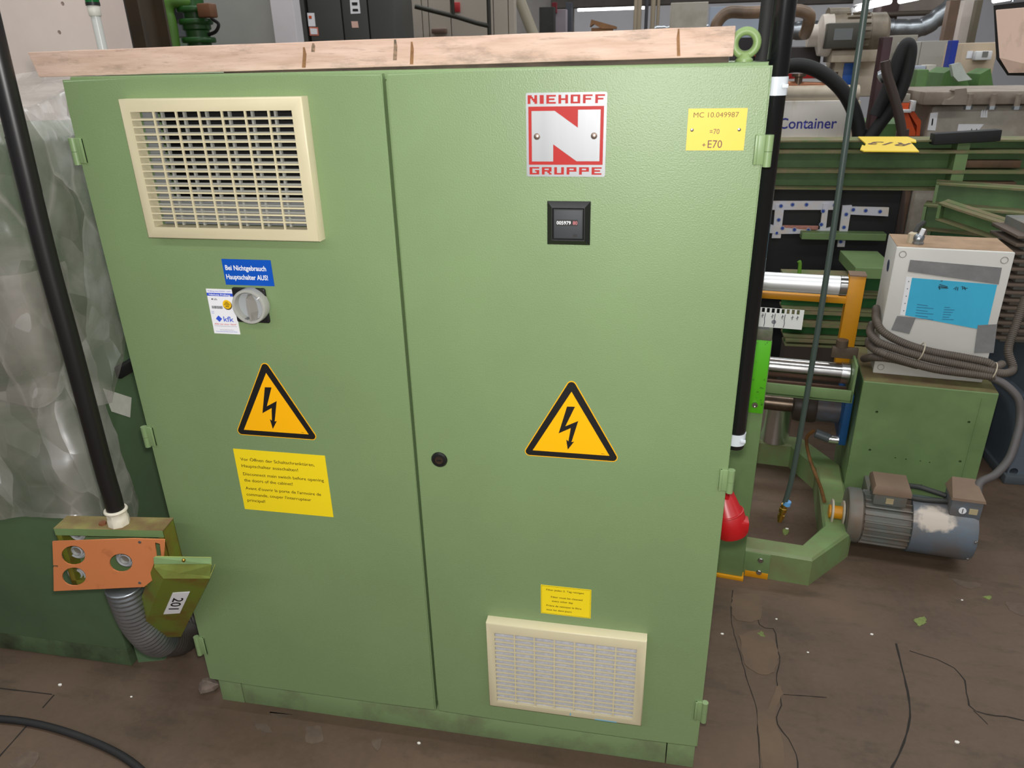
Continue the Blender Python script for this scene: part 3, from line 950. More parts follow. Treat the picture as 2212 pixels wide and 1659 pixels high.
def film_material():
    m = bpy.data.materials.new('clear_plastic_film')
    m.use_nodes = True
    nt = m.node_tree
    nt.nodes.remove(nt.nodes['Principled BSDF'])
    out = nt.nodes['Material Output']
    tc = nt.nodes.new('ShaderNodeTexCoord')
    def nz(sc, det, dist, kind='FBM', mp=(1, 1, 1), rot=(0, 0, 0)):
        q = nt.nodes.new('ShaderNodeMapping')
        q.inputs['Scale'].default_value = mp
        q.inputs['Rotation'].default_value = rot
        nt.links.new(tc.outputs['Object'], q.inputs['Vector'])
        n = nt.nodes.new('ShaderNodeTexNoise')
        n.noise_type = kind
        n.inputs['Scale'].default_value = sc; n.inputs['Detail'].default_value = det; n.inputs['Distortion'].default_value = dist
        nt.links.new(q.outputs['Vector'], n.inputs['Vector'])
        return n.outputs['Fac']
    def ramp(f, p0, a, p1, b):
        r = nt.nodes.new('ShaderNodeValToRGB')
        r.color_ramp.elements[0].position = p0; r.color_ramp.elements[0].color = (a, a, a, 1)
        r.color_ramp.elements[1].position = p1; r.color_ramp.elements[1].color = (b, b, b, 1)
        nt.links.new(f, r.inputs['Fac'])
        return r.outputs['Color']
    def add(a, b, op='ADD'):
        q = nt.nodes.new('ShaderNodeMath'); q.operation = op; q.use_clamp = True
        nt.links.new(a, q.inputs[0]); nt.links.new(b, q.inputs[1])
        return q.outputs[0]
    def vor(sc, feat, mp, rot):
        n = nt.nodes.new('ShaderNodeTexNoise'); n.inputs['Scale'].default_value = 4; n.inputs['Detail'].default_value = 2
        nt.links.new(tc.outputs['Object'], n.inputs['Vector'])
        sb = nt.nodes.new('ShaderNodeVectorMath'); sb.operation = 'MULTIPLY_ADD'
        nt.links.new(n.outputs['Color'], sb.inputs[0]); sb.inputs[1].default_value = (.05, .05, .05)
        nt.links.new(tc.outputs['Object'], sb.inputs[2])
        q = nt.nodes.new('ShaderNodeMapping'); q.inputs['Scale'].default_value = mp; q.inputs['Rotation'].default_value = rot
        nt.links.new(sb.outputs['Vector'], q.inputs['Vector'])
        v = nt.nodes.new('ShaderNodeTexVoronoi'); v.feature = feat; v.inputs['Scale'].default_value = sc
        nt.links.new(q.outputs['Vector'], v.inputs['Vector'])
        return v
    soft = nz(4.5, 5, 1.2)
    A1 = (7.0, (1, 1, .42), (.35, -.45, 0)); A2 = (15.0, (1, 1, .6), (-.4, .5, 0))
    e1 = vor(A1[0], 'DISTANCE_TO_EDGE', *A1[1:]).outputs['Distance']
    e2 = vor(A2[0], 'DISTANCE_TO_EDGE', *A2[1:]).outputs['Distance']
    c1 = vor(A1[0], 'F1', *A1[1:]).outputs['Color']
    c2 = vor(A2[0], 'F1', *A2[1:]).outputs['Color']
    thick1 = ramp(nz(3, 2, 0), .46, 0, .68, .34)
    w1 = add(ramp(e1, .0, 1, .045, 0), thick1, 'MULTIPLY')
    thick2 = ramp(nz(2.3, 2, 0, 'FBM', (1.3, 1, 1)), .48, 0, .68, .24)
    w2 = add(ramp(e2, .0, 1, .06, 0), thick2, 'MULTIPLY')
    geo = nt.nodes.new('ShaderNodeNewGeometry')
    def vm(op, a, b=None, k=None):
        q = nt.nodes.new('ShaderNodeVectorMath'); q.operation = op
        nt.links.new(a, q.inputs[0])
        if b is not None: nt.links.new(b, q.inputs[1])
        if k is not None: q.inputs[1].default_value = k
        return q.outputs['Vector']
    t1 = vm('MULTIPLY', vm('SUBTRACT', c1, k=(.5, .5, .5)), k=(.75, .75, .75))
    t2 = vm('MULTIPLY', vm('SUBTRACT', c2, k=(.5, .5, .5)), k=(.45, .45, .45))
    facet = vm('NORMALIZE', vm('ADD', vm('ADD', geo.outputs['Normal'], t1), t2))
    veil = ramp(soft, .36, .24, .66, .56)
    pleat = nz(9, 2, .3, 'RIDGED_MULTIFRACTAL', (1, 1, .10), (0, -.52, 0))
    lines3 = ramp(pleat, .55, 0, .95, .22)
    fac = add(add(add(veil, w1), w2), lines3)
    tr = nt.nodes.new('ShaderNodeBsdfTransparent'); tr.inputs[0].default_value = (.95, .96, .95, 1)
    gl = nt.nodes.new('ShaderNodeBsdfGlossy'); gl.inputs['Roughness'].default_value = .30; gl.inputs[0].default_value = (.95, .95, .95, 1)
    df = nt.nodes.new('ShaderNodeBsdfDiffuse'); df.inputs[0].default_value = lin((222, 214, 206))
    tl = nt.nodes.new('ShaderNodeBsdfTranslucent'); tl.inputs[0].default_value = lin((222, 216, 210))
    nt.links.new(facet, gl.inputs['Normal'])
    nt.links.new(facet, df.inputs['Normal'])
    m0 = nt.nodes.new('ShaderNodeMixShader'); m1 = nt.nodes.new('ShaderNodeMixShader'); m2 = nt.nodes.new('ShaderNodeMixShader')
    m0.inputs[0].default_value = .25
    nt.links.new(df.outputs[0], m0.inputs[1]); nt.links.new(tl.outputs[0], m0.inputs[2])
    m1.inputs[0].default_value = .30
    nt.links.new(m0.outputs[0], m1.inputs[1]); nt.links.new(gl.outputs[0], m1.inputs[2])
    nt.links.new(fac, m2.inputs[0])
    nt.links.new(tr.outputs[0], m2.inputs[1]); nt.links.new(m1.outputs[0], m2.inputs[2])
    nt.links.new(m2.outputs[0], out.inputs['Surface'])
    return m
FILM = film_material()
from mathutils import noise as mnoise
film = thing('plastic_film', 'crumpled clear plastic film hanging over the dark green machine', 'plastic film', (0, 0, 0))
def wrinkle(p, k=1.0):
    a = mnoise.noise(V((p.x*5 + p.y*5, p.z*3.2, 1.7))) * .020
    c = mnoise.ridged_multi_fractal(V((p.x*4 + p.y*7, p.z*4.5, 4.1)), 1.0, 2.1, 4, 1.0, 2.0) * .011
    return (a + c) * k
def interp(tab, x):
    if x <= tab[0][0]: return tab[0][1]
    for (a, b), (c, d) in zip(tab, tab[1:]):
        if x <= c: return b + (d-b)*(x-a)/(c-a)
    return tab[-1][1]
def side(u, v): 
    p = at(u, v, x=MX+.012); return (p.y, p.z)
def sheet(rows, name, wk=1.0):
    mb = MB()
    R = [[mb._v(p) for p in r] for r in rows]
    for a, b in zip(R, R[1:]):
        for i in range(len(a)-1):
            mb.bm.faces.new((a[i], a[i+1], b[i+1], b[i]))
    return mb.build(name, FILM, film, smooth=180)
def out_push(path_t, y_edge):
    """plan path: along the front, round the corner, along the flank to y_edge; path_t in 0..1"""
    if path_t < .55:
        x = -2.3 + (path_t/.55)*(MX + .012 + 2.3 - .03)
        return V((x, .078, 0)), V((0, -1, 0))
    if path_t < .62:
        a = (path_t-.55)/.07 * PI/2
        c = V((MX - .018, .108, 0))
        n = V((math.sin(a), -math.cos(a), 0))
        return c + n*.03, n
    f = (path_t-.62)/.38
    return V((MX + .012, .108 + f*(y_edge-.108), 0)), V((1, 0, 0))
edgeA = [side(*p) for p in ((293, 1134), (295, 1089), (276, 1037), (224, 876), (180, 770), (142, 663))]
tabA = sorted([(z, y) for y, z in edgeA])
zlo, zhi = .40, 1.12
rows = []
NZ, NS = 60, 110
for i in range(NZ):
    z = zlo + (zhi-zlo)*i/(NZ-1)
    row = []
    for j in range(NS):
        t = j/(NS-1)
        p, n = out_push(t, interp(tabA, z))
        lift = max(0, 1 - i/10.0) * (0.09 + .02*math.sin(t*26)) * (1 if t < .62 else max(0, 1-(t-.62)/.2))
        q = V((p.x, p.y, z + lift))
        q += n * (wrinkle(q) + .004 + .03*max(0, .5-z)*(t < .6))
        row.append(q)
    rows.append(row)
sheet(rows, 'lower_sheet')
# upper sheet: goes over the top edge and is pulled up against the wall
tip = side(224, 868); g = side(261, 710)
def zbot(y):
    if y < tip[0]:
        return .80 + (tip[1]-.80)*max(0, (y-.05)/(tip[0]-.05)) + .0
    return min(tip[1] + (y-tip[0])/(g[0]-tip[0])*(g[1]-tip[1]), g[1] + (y-g[0])*.4 if y > g[0] else 9)
rows = []
for i in range(70):
    f = i/69
    row = []
    for j in range(NS):
        t = j/(NS-1)
        p, n = out_push(t, .62)
        z0_ = zbot(p.y) if t > .62 else .86 + .05*math.sin(t*20)
        L = 1.385 - z0_
        s = f*(L + .30)
        if s <= L:
            q = V((p.x, p.y, z0_ + s)) + n*(wrinkle(V((p.x, p.y, z0_+s + 7.0)), .9) + .012)
        else:
            k = (s-L)/.30
            q = V((p.x, p.y, 1.385)) - n*.03*k + V((0, (.80-p.y)*k*.55, .09*k + .015*math.sin(t*30)*k))
            q.z += wrinkle(V((p.x*1.4, q.y, 3.3)), .8) + .01
        row.append(q)
    rows.append(row)
sheet(rows, 'upper_sheet')
# strip of white tape at the film's edge
tp = [side(209, 838), side(271, 858), side(268, 901), side(228, 888)]
mb = MB()
mb.poly([(MX+.030, y, z) for y, z in tp], (-.001, 0, 0))
mb.build('tape_strip', mat('white_tape', (206, 204, 192), .6, var=.08, vscale=30), film, 'white strip of tape')

# signal lamp on the machine
sl = thing('signal_lamp', 'white pole with a green signal lamp standing before the pink wall', 'signal lamp', (at(212, 60, y=.80).x, .80, 1.378))
p0, p1 = at(205, 0, y=.80), at(222, 92, y=.80)
x_ = 0
zc0 = at(207, 33, y=.80).z - 1.378; zc1 = at(207, 12, y=.80).z - 1.378
MB().cyl((0, 0, 0), (0, 0, zc0), .0125, n=20).build('pole', mat('white_pole', (206, 206, 200), .3), sl)
MB().cyl((0, 0, 0), (0, 0, .008), .035, n=24).build('foot', BLACK, sl)
MB().lathe([(.0145, zc0-.002), (.016, zc0), (.016, zc1), (.0145, zc1+.002)], (0, 0, 0), (0, 0, 1), 20).build('collar', mat('white_collar', (220, 216, 204), .4), sl)
MB().cyl((0, 0, zc1), (0, 0, zc1+.008), .0185, n=20).build('ring', BLACK, sl)
MB().lathe([(.018, zc1+.008), (.018, zc1+.06), (.014, zc1+.068)], (0, 0, 0), (0, 0, 1), 20).build('lens', mat('green_lens', (10, 96, 40), .2), sl)

# steel column and pipe at the end of the pink wall
x0 = at(240, 40, y=1.12).x; x1 = at(268, 40, y=1.12).x
tag(MB().cyl(((x0+x1)/2 - .005, 1.12, 0), ((x0+x1)/2 - .005, 1.12, 4.3), (x1-x0)/2 + .012, n=28).build('black_pipe', mat('sooty_pipe', (48, 46, 44), .35, var=.2)),
    'black vertical pipe at the end of the pink wall', 'pipe')
x2 = at(262, 40, y=1.25).x; x3 = at(304, 40, y=1.25).x
mb = MB()
mb.box(x2, x3, 1.25, 1.26, 0, 4.3); mb.box(x2, x3, 1.39, 1.40, 0, 4.3); mb.box((x2+x3)/2-.005, (x2+x3)/2+.005, 1.26, 1.39, 0, 4.3)
tag(mb.build('steel_column', mat('brown_steel', (70, 56, 38), .6, var=.3, vscale=5), smooth=0), 'brown steel column behind the black pipe', 'column')

# ------------------------------------------------------------------ junction box hanging on its cable
JY = -.10
jb = thing('junction_box', 'open green steel junction box with loose orange-brown cover plate', 'junction box', (-.672, JY, .463), math.radians(7))
# local frame: x along the box, y into the scene; box 270 wide, 90 deep, 150 high
W2, D2, H2 = .121, .046, .150
mb = MB()
mb.box(-W2, W2, D2-.002, D2, 0, H2); mb.box(-W2, W2, 0, D2, H2-.002, H2); mb.box(-W2, W2, 0, D2, 0, .002)
mb.box(-W2, -W2+.002, 0, D2, 0, H2); mb.box(W2-.002, W2, 0, D2, 0, H2)
mb.box(-W2, W2, 0, .002, H2-.014, H2); mb.box(-W2, W2, 0, .002, 0, .012); mb.box(-W2, -W2+.012, 0, .002, 0, H2); mb.box(W2-.012, W2, 0, .002, 0, H2)
mb.build('box_shell', OLIVE, jb, smooth=0)
MB().box(-W2-.001, W2+.001, -.001, D2+.001, H2, H2+.0015).build('box_top', OLIVETOP, jb, 'dusty rust-brown top')
MB().box(-W2, W2, -.0015, -.0003, H2-.016, H2+.001).build('front_lip', MGREEN, jb)
MB().box(-W2+.004, W2-.004, .040, .043, .004, H2-.004).build('inner_wall', MGREEN, jb)
# sockets inside
def socket(x, z, r):
    q = MB().lathe([(r, 0), (r, .012), (r*.86, .014), (r*.78, .006), (r*.66, .006), (r*.62, .013), (r*.5, .014), (r*.48, .003)], (x, .036, z), (0, -1, 0), 28).build('cable_gland_ring', mat('bright_zinc', (206, 208, 208), .35, metal=.35), jb)
    MB().cyl((x, .040, z), (x, .028, z), r*.44, n=18).build('core', mat('plug_grey', (120, 112, 100), .5), q)
def on_jb0(u, v, ly):
    c, s = math.cos(math.radians(7)), math.sin(math.radians(7))
    n = V((-s, c, 0)); B0 = V((-.672, JY, .463)); Q0 = B0 + n*ly
    d = ray(u, v); t = (Q0-CAM).dot(n)/d.dot(n); w_ = CAM + d*t - B0
    return (w_.x*c + w_.y*s, w_.z)
for u, v, r in ((166, 1190, .021), (166, 1240, .021), (270, 1208, .021), (166, 1152, .019)):
    p = on_jb0(u, v, .024)
    socket(p[0], p[1], r)
# cable gland on top
gx, gy = .013, .022
q = MB().lathe([(.022, 0), (.022, .016), (.0205, .018), (.0205, .030), (.023, .031), (.023, .036)], (gx, gy, H2+.001), (0, 0, 1), 8).build('cable_gland', mat('cream_gland', (214, 206, 186), .5, var=.08, vscale=40), jb, 'cream plastic cable gland')
MB().torus((gx, gy, H2+.036), (0, 0, 1), .020, .004, 24, 8).build('gland_ring', MATS['cream_gland'], q)
MB().cyl((-.022, .018, H2), (-.022, .018, H2+.006), .008, n=6).build('bolt', COPPER, jb)
# loose cover plate in front, drawn in the plane local y = -0.012
def on_jb(u, v, ly):
    c, s = math.cos(math.radians(7)), math.sin(math.radians(7))
    n = V((-s, c, 0)); P0 = V((-.672, JY, .463)) + n*ly
    d = ray(u, v); t = (P0-CAM).dot(n)/d.dot(n); w_ = CAM + d*t - V((-.672, JY, .463))
    return (w_.x*c + w_.y*s, w_.z)
outl = [on_jb(u, v, -.014) for u, v in ((114, 1169), (289, 1163), (356, 1165), (354, 1203), (345, 1240), (312, 1267), (117, 1276), (116.2, 1224), (126, 1224), (126, 1220.5), (116, 1220.5))]
def circ(u, v, ru, rv, n=18):
    return [on_jb(u + ru*math.cos(2*PI*i/n), v + rv*math.sin(2*PI*i/n), -.014) for i in range(n)]
holes = [[on_jb(u, v, -.014) for u, v in ((336, 1171), (346, 1174), (349, 1201), (338, 1202))], circ(159, 1199, 26, 21), circ(160.5, 1245, 26, 20), circ(262, 1215, 25, 20)]
cv = bpy.data.curves.new('cover_plate', 'CURVE')
cv.dimensions = '2D'; cv.fill_mode = 'BOTH'; cv.extrude = .0015
for loop in [outl] + holes:
    sp = cv.splines.new('POLY'); sp.points.add(len(loop)-1); sp.use_cyclic_u = True
    for k, p in enumerate(loop): sp.points[k].co = (p[0], p[1], 0, 1)
tmp = bpy.data.objects.new('tmp', cv); COL.objects.link(tmp)
me = bpy.data.meshes.new_from_object(tmp.evaluated_get(bpy.context.evaluated_depsgraph_get()))
bpy.data.objects.remove(tmp)
for v in me.vertices: v.co = V((v.co.x, -.014 + v.co.z, v.co.y))
me.materials.clear(); me.materials.append(ORANGE)
cp = bpy.data.objects.new('cover_plate', me); COL.objects.link(cp); cp.parent = jb; cp['label'] = 'orange-brown plate with three round holes'
for u, v in ((302, 1171), (302, 1259)):
    p = on_jb(u, v, -.016)
    MB().cyl((p[0], -.0155, p[1]), (p[0], -.0172, p[1]), .0032, n=10).build('rivet', GALV, cp)

# detached lid leaning in front
u_ = V((.878, .424, -.222)).normalized(); v_ = V((-.55, .252, -.796)).normalized()
n_ = u_.cross(v_).normalized()
if n_.y > 0: n_ = -n_
P0 = V((-.541, -.13, .524))
def LP(a, b, c=0.0): return P0 + u_*a + v_*b + n_*c
lidw, lidh = .092, .335
lid = thing('box_lid', 'rusty green tray-shaped box lid with 201 label leaning at the cabinet edge', 'lid', P0)
def lidpart(name, ring_a, ring_b, m, label=None, smooth=0):
    mb = MB(); mb.loft([[p - P0 for p in ring_a], [p - P0 for p in ring_b]])
    return mb.build(name, m, lid, label, smooth=smooth)
lidpart('lid_face', [LP(0, 0), LP(lidw, 0), LP(lidw, lidh), LP(0, lidh)], [LP(0, 0, -.002), LP(lidw, 0, -.002), LP(lidw, lidh, -.002), LP(0, lidh, -.002)], OLIVE)
lidpart('side_flange', [LP(0, 0), LP(0, lidh), LP(-.024, lidh - .01, -.03), LP(-.024, -.012, -.03)], [LP(0, 0, -.002), LP(0, lidh, -.002), LP(-.022, lidh - .01, -.032), LP(-.022, -.012, -.032)], OLIVE)
lidpart('side_flange', [LP(lidw, 0), LP(lidw, lidh), LP(lidw+.008, lidh, -.034), LP(lidw+.008, 0, -.034)], [LP(lidw-.002, 0, -.002), LP(lidw-.002, lidh, -.002), LP(lidw+.006, lidh, -.034), LP(lidw+.006, 0, -.034)], OLIVE)
# upper flange, a pale trapezoid; flange and lip greens partly hold the light
def lidpx(u, v, y): return at(u, v, y=y)
tA = [LP(0, 0), LP(lidw, 0), lidpx(457, 1222, -.10), lidpx(456, 1205, -.088), lidpx(335, 1203, -.135), lidpx(333, 1226, -.14)]
mb = MB(); mb.poly([p - P0 for p in tA], -n_*.002); mb.build('upper_flange', mat('lid_green_lit', (128, 146, 70), .5, rgb2=(112, 112, 48), amt=.42, vscale=12), lid, 'pale green bent edge', smooth=0)
tB = [lidpx(333, 1203, -.1375), lidpx(457, 1205, -.0905), lidpx(457, 1217, -.1025), lidpx(334, 1217, -.1415)]
mb = MB(); mb.poly([p - P0 - V((0, .002, 0)) for p in tB], V((0, .002, 0))); mb.build('upper_lip', MGREEN, lid, smooth=0)
pb = lidpx(398, 1209, -.125)
MB().ball(pb - P0 - V((0, 0.002, 0)), .004, 10).build('screw', BRASS, lid)
lb = [LP(.030, .072, .0012), LP(.064, .066, .0012), LP(.064, .185, .0012), LP(.030, .190, .0012)]
lbl = MB(); lbl.poly([p - P0 for p in lb], -n_*.0008); lbl = lbl.build('number_label', PAPER, lid, 'white label with black number', smooth=0)
me = text_mesh('201', height=.021, width=.064, bold=.012)
for v in me.vertices:
    # written along the lid's long side, turned a quarter clockwise
    v.co = LP(.047 + v.co.z, .129 + v.co.x, .0018) - P0
me.materials.append(INK)
o = bpy.data.objects.new('lettering', me); COL.objects.link(o); o.parent = lbl

# flexible metal conduit under the box and darker hose behind the lid
def ribbed(path, r, pitch, name, m, parent=None, depth=.0018, n=18):
    P = resample(path, pitch/4)
    return MB().tube(P, r, n, rf=lambda i: r + (depth if (i % 4) in (1, 2) else -depth*.6)).build(name, m, parent, smooth=60)
pa = smooth_path([at(268, 1262, y=-.072), at(282, 1300, y=-.066), at(300, 1340, y=-.05), at(330, 1375, y=-.02), at(352, 1384, y=.02)], 12)
pz_ = pa[-1]
tag(ribbed(pa, .040, .0125, 'metal_conduit', GALV), 'shiny ribbed metal conduit hanging below the open junction box', 'conduit')
pa = smooth_path([pz_, at(382, 1384, y=.07), at(400, 1376, y=.14), at(398, 1360, y=.22), V((-.68, .34, .036))], 12)
tag(ribbed(pa, .036, .010, 'dark_conduit', mat('dark_conduit', (62, 56, 50), .55)), 'dark ribbed conduit running to the floor behind the rusty lid', 'conduit')

# black supply cable from above into the box
c7, s7 = math.cos(math.radians(7)), math.sin(math.radians(7))
gw = V((-.672 + gx*c7 - gy*s7, JY + gx*s7 + gy*c7, .463 + H2 + .012))
pts = [gw, gw + V((0.0005, 0, .06))]
for u, v in ((221, 1000), (157, 760), (102, 560), (38, 300), (-12, 90)):
    pts.append(at(u, v, y=gw.y))
dd = pts[-1] - pts[-3]
pts.append(pts[-1] + dd*((4.3 - pts[-1].z)/dd.z))
cab_l = thing('supply_cable', 'thick black cable hanging down into the cream gland of the junction box', 'cable', (gw.x, gw.y, gw.z))
MB().tube([p - gw for p in smooth_path(pts, 8)], .0182, 18).build('cable_sheath', RUBBER, cab_l)

# cable lying on the floor, bottom left
P = [at(u, v, z=.009) for u, v in ((-260, 1560), (-100, 1549), (0, 1553), (70, 1562), (140, 1580), (215, 1608), (275, 1640), (320, 1680), (360, 1740), (420, 1880), (470, 2100))]
tag(MB().tube(smooth_path(P, 8), .009, 12).build('floor_cable', RUBBER_MATT), 'black cable curving across the dark floor', 'cable')
# stone chip at the plinth corner
mb = MB().ball((0, 0, 0), .026, 10, (1.2, .8, .7))
for v in mb.bm.verts: v.co += V((mnoise.noise(v.co*60)*.008, mnoise.noise(v.co*50 + V((3, 1, 2)))*.008, mnoise.noise(v.co*55 + V((7, 1, 2)))*.006))
pk = at(452, 1490, z=.0)
tag(mb.build('stone_chip', mat('grey_stone', (128, 112, 100), .9, var=.3, vscale=40), loc=(pk.x, pk.y, .014), smooth=20), 'grey broken stone lying at the cabinet plinth corner', 'stone')

# ------------------------------------------------------------------ hanging cables at the cabinet's right side
hcx, hcy = .6215, .11
hc2 = thing('hanging_cable', 'thick shiny black cable hanging along the right side of the cabinet', 'cable', (hcx, hcy, .80))
zb_ = at(1588, 965, y=hcy).z - .80
MB().lathe([(.0160, zb_), (.0175, zb_+.003), (.0175, 3.5)], (0, 0, 0), (0, 0, 1), 28).build('cable_sheath', mat('gloss_black', (20, 21, 22), .22), hc2)
WTIE = mat('white_tie', (206, 212, 216), .35)
for v, hh in ((186, .014), (944, .012)):
    z_ = at(1640, v, y=hcy).z - .80 if v < 500 else at(1590, v, y=hcy).z - .80
    t_ = MB().lathe([(.0178, z_-hh), (.0186, z_-hh), (.0186, z_+hh), (.0178, z_+hh)], (0, 0, 0), (0, 0, 1), 28).build('cable_tie', WTIE, hc2, 'white band')
    MB().cbox((.012, -.017, z_), (.01, .006, .006), .001).build('tie_lock', WTIE, t_)
bcx = hcx - .004
tag(MB().tube([(bcx, hcy+.19, .9), (bcx, hcy+.19, 2.5), (bcx, hcy+.19, 4.3)], .012, 16).build('black_cable', RUBBER_MATT), 'thinner matt black cable hanging just behind the shiny cable', 'cable')

# thin air hose with brass coupling
ah_x, ah_y = .827, .50
ah = thing('air_hose', 'thin grey-green air hose hanging free with a brass coupling', 'hose', (ah_x, ah_y, at(1703, 1128, y=.5).z))
bz = ah.location.z
ztop = 4.3 - bz
pts = [(-.012, 0, .06), (-.004, 0, .14), (.001, 0, .35), (.004, 0, .7), (0, 0, 1.1), (-.002, 0, 1.6), (-.002, 0, ztop)]
MB().tube(smooth_path(pts, 8), .0066, 14).build('hose', AIRHOSE, ah)
MB().lathe([(.0095, .052), (.0095, .064)], (-.0135, 0, 0), (.12, 0, 1), 16).build('clamp', mat('light_blue_plastic', (90, 150, 200), .4), ah, 'light blue clamp ring')
q = MB().lathe([(.006, 0), (.0065, .010), (.0088, .011), (.0088, .022), (.0065, .023), (.0065, .030), (.010, .031), (.010, .042), (.008, .044), (.008, .054)], (-.0185, 0, .0), (.12, 0, 1), 12).build('coupling', BRASS, ah, 'brass coupling')
# ------------------------------------------------------------------ winding machine behind the cabinet, right
MA = math.radians(-7)
wm = thing('winding_machine', 'green winding machine with rollers, gearbox and motor on a chamfered floor frame', 'machine', (.972, .746, 0), MA)
MEX, MEY, MO = V((math.cos(MA), math.sin(MA), 0)), V((-math.sin(MA), math.cos(MA), 0)), V((.972, .746, 0))
def frame_prism(outer, inner, z0, z1, bev=.008):
    """closed ring beam from two matching outlines"""
    mb = MB()
    o0 = [mb._v((p[0], p[1], z0)) for p in outer]; o1 = [mb._v((p[0], p[1], z1-bev)) for p in outer]
    def inset(ring, other, k):
        return [(a[0] + (c[0]-a[0])*k, a[1] + (c[1]-a[1])*k) for a, c in zip(ring, other)]
    k = bev/.09
    o2 = [mb._v((p[0], p[1], z1)) for p in inset(outer, inner, k)]
    i2 = [mb._v((p[0], p[1], z1)) for p in inset(inner, outer, k)]
    i1 = [mb._v((p[0], p[1], z1-bev)) for p in inner]; i0 = [mb._v((p[0], p[1], z0)) for p in inner]
    for a, b in ((o0, o1), (o1, o2), (o2, i2), (i2, i1), (i1, i0), (i0, o0)):
        mb.ring_between(a, b)
    return mb
outer = [(-.60, 0), (0, 0), (.13, .19), (.13, .63), (.0, .825), (-.60, .825), (-.72, .63), (-.72, .19)]
inner = [(-.585, .072), (-.028, .072), (.042, .20), (.042, .60), (-.043, .745), (-.56, .745), (-.63, .60), (-.63, .20)]
frame_prism(outer, inner, 0, .10).build('floor_frame', MGREEN_DIRTY, wm, smooth=30)
MB().box(-.196, -.12, -.004, .0, .0, .092, .001).build('bracket', MGREEN, wm)
MB().box(-.19, -.12, -.0055, -.0005, .0, .022, .001).build('yellow_edge', YPAINT, wm)
for z_ in (.022, .068):
    q = MB().lathe([(.009, 0), (.009, .002), (.0075, .004)], (-.148, -.004, z_), (0, -1, 0), 14).build('bolt', STEEL, wm)
# upright column
MB().box(-.42, -.197, -.03, .07, .012, .80, .004).build('column', MGREEN, wm)
MB().box(-.43, -.193, -.036, .075, 0, .0125, .001).build('foot_plate', YPAINT, wm)
MB().box(-.30, -.199, -.036, -.03, .585, .805, .002).build('guard_plate', VIVID, wm, 'bright green scratched plate')
MB().box(-.30, -.199, -.037, .07, .805, .835, .002).build('worn_block', mat('worn_block', (104, 100, 86), .6, rgb2=(70, 84, 50), amt=.45, vscale=20), wm)
MB().lathe([(.008, 0), (.008, .006), (.005, .006), (.005, .002)], (-.222, -.036, .612), (0, -1, 0), 14).build('socket_screw', STEEL, wm)
mb = MB().box(-.275, -.262, -.06, -.03, .555, .60, .002); mb.box(-.258, -.247, -.055, -.03, .57, .605, .002)
mb.build('wing_nut', COPPER, wm)
# perforated white sheet held at the column top
mb = MB()
hx0, hx1 = -.30, -.128
wh = []
for i in range(12):
    cx = hx1 - .0145 - i*.0125
    wh.append((cx-.0036, cx+.0036, .884, .8965))
mb.plate_holes(hx0, hx1, .843, .897, -.036, -.0345, [h for h in wh if h[0] > hx0])
ps_ = thing('notched_tag_sheet', 'white metal sheet with a row of holes and pen marks atop the bright green plate', 'metal sheet', (.972, .746, 0), MA)
mb.build('sheet', mat('white_metal_sheet', (218, 218, 214), .4, var=.05), ps_)
PEN = mat('pen_ink', (58, 58, 76), .6)
for i in range(0, 12, 2):
    cx = hx1 - .0145 - .006 - (i + 2)*.0125
    if cx < hx0 + .01: break
    MB().tube([(cx, -.0365, .882), (cx-.0012, -.0365, .868), (cx+.0004, -.0365, .856), (cx-.001, -.0365, .845)], .0008, 6).build('pen_line', PEN, ps_)
for i in (0, 1, 3, 5, 7, 9):
    cx = hx1 - .0145 - i*.0125
    MB().tube([(cx, -.0365, .881), (cx-.0005, -.0365, .869)], .0007, 6).build('pen_mark', PEN, ps_)
    MB().tube([(cx-.0035, -.0365, .874), (cx+.003, -.0365, .877)], .0007, 6).build('pen_mark', PEN, ps_)
MB().cyl((-.200, -.036, .859), (-.200, -.0362, .859), .006, n=16).build('stamp', mat('stamp_grey', (120, 120, 124), .7), ps_)
MB().box(-.29, -.21, -.0345, -.03, .80, .86).build('holder', GALV, ps_)

# rollers
ry = .60
r1 = MB().lathe([(.0325, 0), (.0325, .395)], (-.375, ry, .7945), (1, 0, 0), 40).build('roller', ALROLL, wm, 'polished upper roller')
MB().lathe([(.022, .395), (.0345, .396), (.0345, .418), (.030, .420)], (-.375, ry, .7945), (1, 0, 0), 32).build('end_cap', STEEL, r1)
r2 = MB().lathe([(.0350, 0), (.0350, .445)], (-.375, ry, .482), (1, 0, 0), 40).build('roller', STEEL, wm, 'scratched lower roller')
MB().lathe([(.022, .443), (.0375, .445), (.0375, .472), (.034, .474)], (-.375, ry, .482), (1, 0, 0), 32).build('end_cap', CHROME, r2)
MB().cyl((.095, ry, .482), (.115, ry, .482), .012, n=16).build('axle', STEEL, r2)
# yellow frame
MB().box(.055, .108, .66, .71, .43, .815, .003).build('yellow_post', YPAINT, wm)
MB().box(.054, .109, .655, .715, .815, .819).build('post_cap', mat('brown_dust_cap', (120, 98, 80), .8), wm)
MB().box(-.40, .056, .655, .70, .716, .738, .002).build('yellow_rail', YPAINT, wm)
# lower bracket
mb = MB().box(-.40, .108, .50, .508, .412, .457, .002); mb.box(-.40, .108, .50, .62, .412, .420); mb.box(.100, .108, .50, .66, .412, .55, .001)
mb.build('roller_bracket', MGREEN, wm)
MB().box(-.39, .098, .515, .62, .42, .423).build('dust_layer', mat('rust_dust', (122, 92, 74), .9, var=.2), wm)
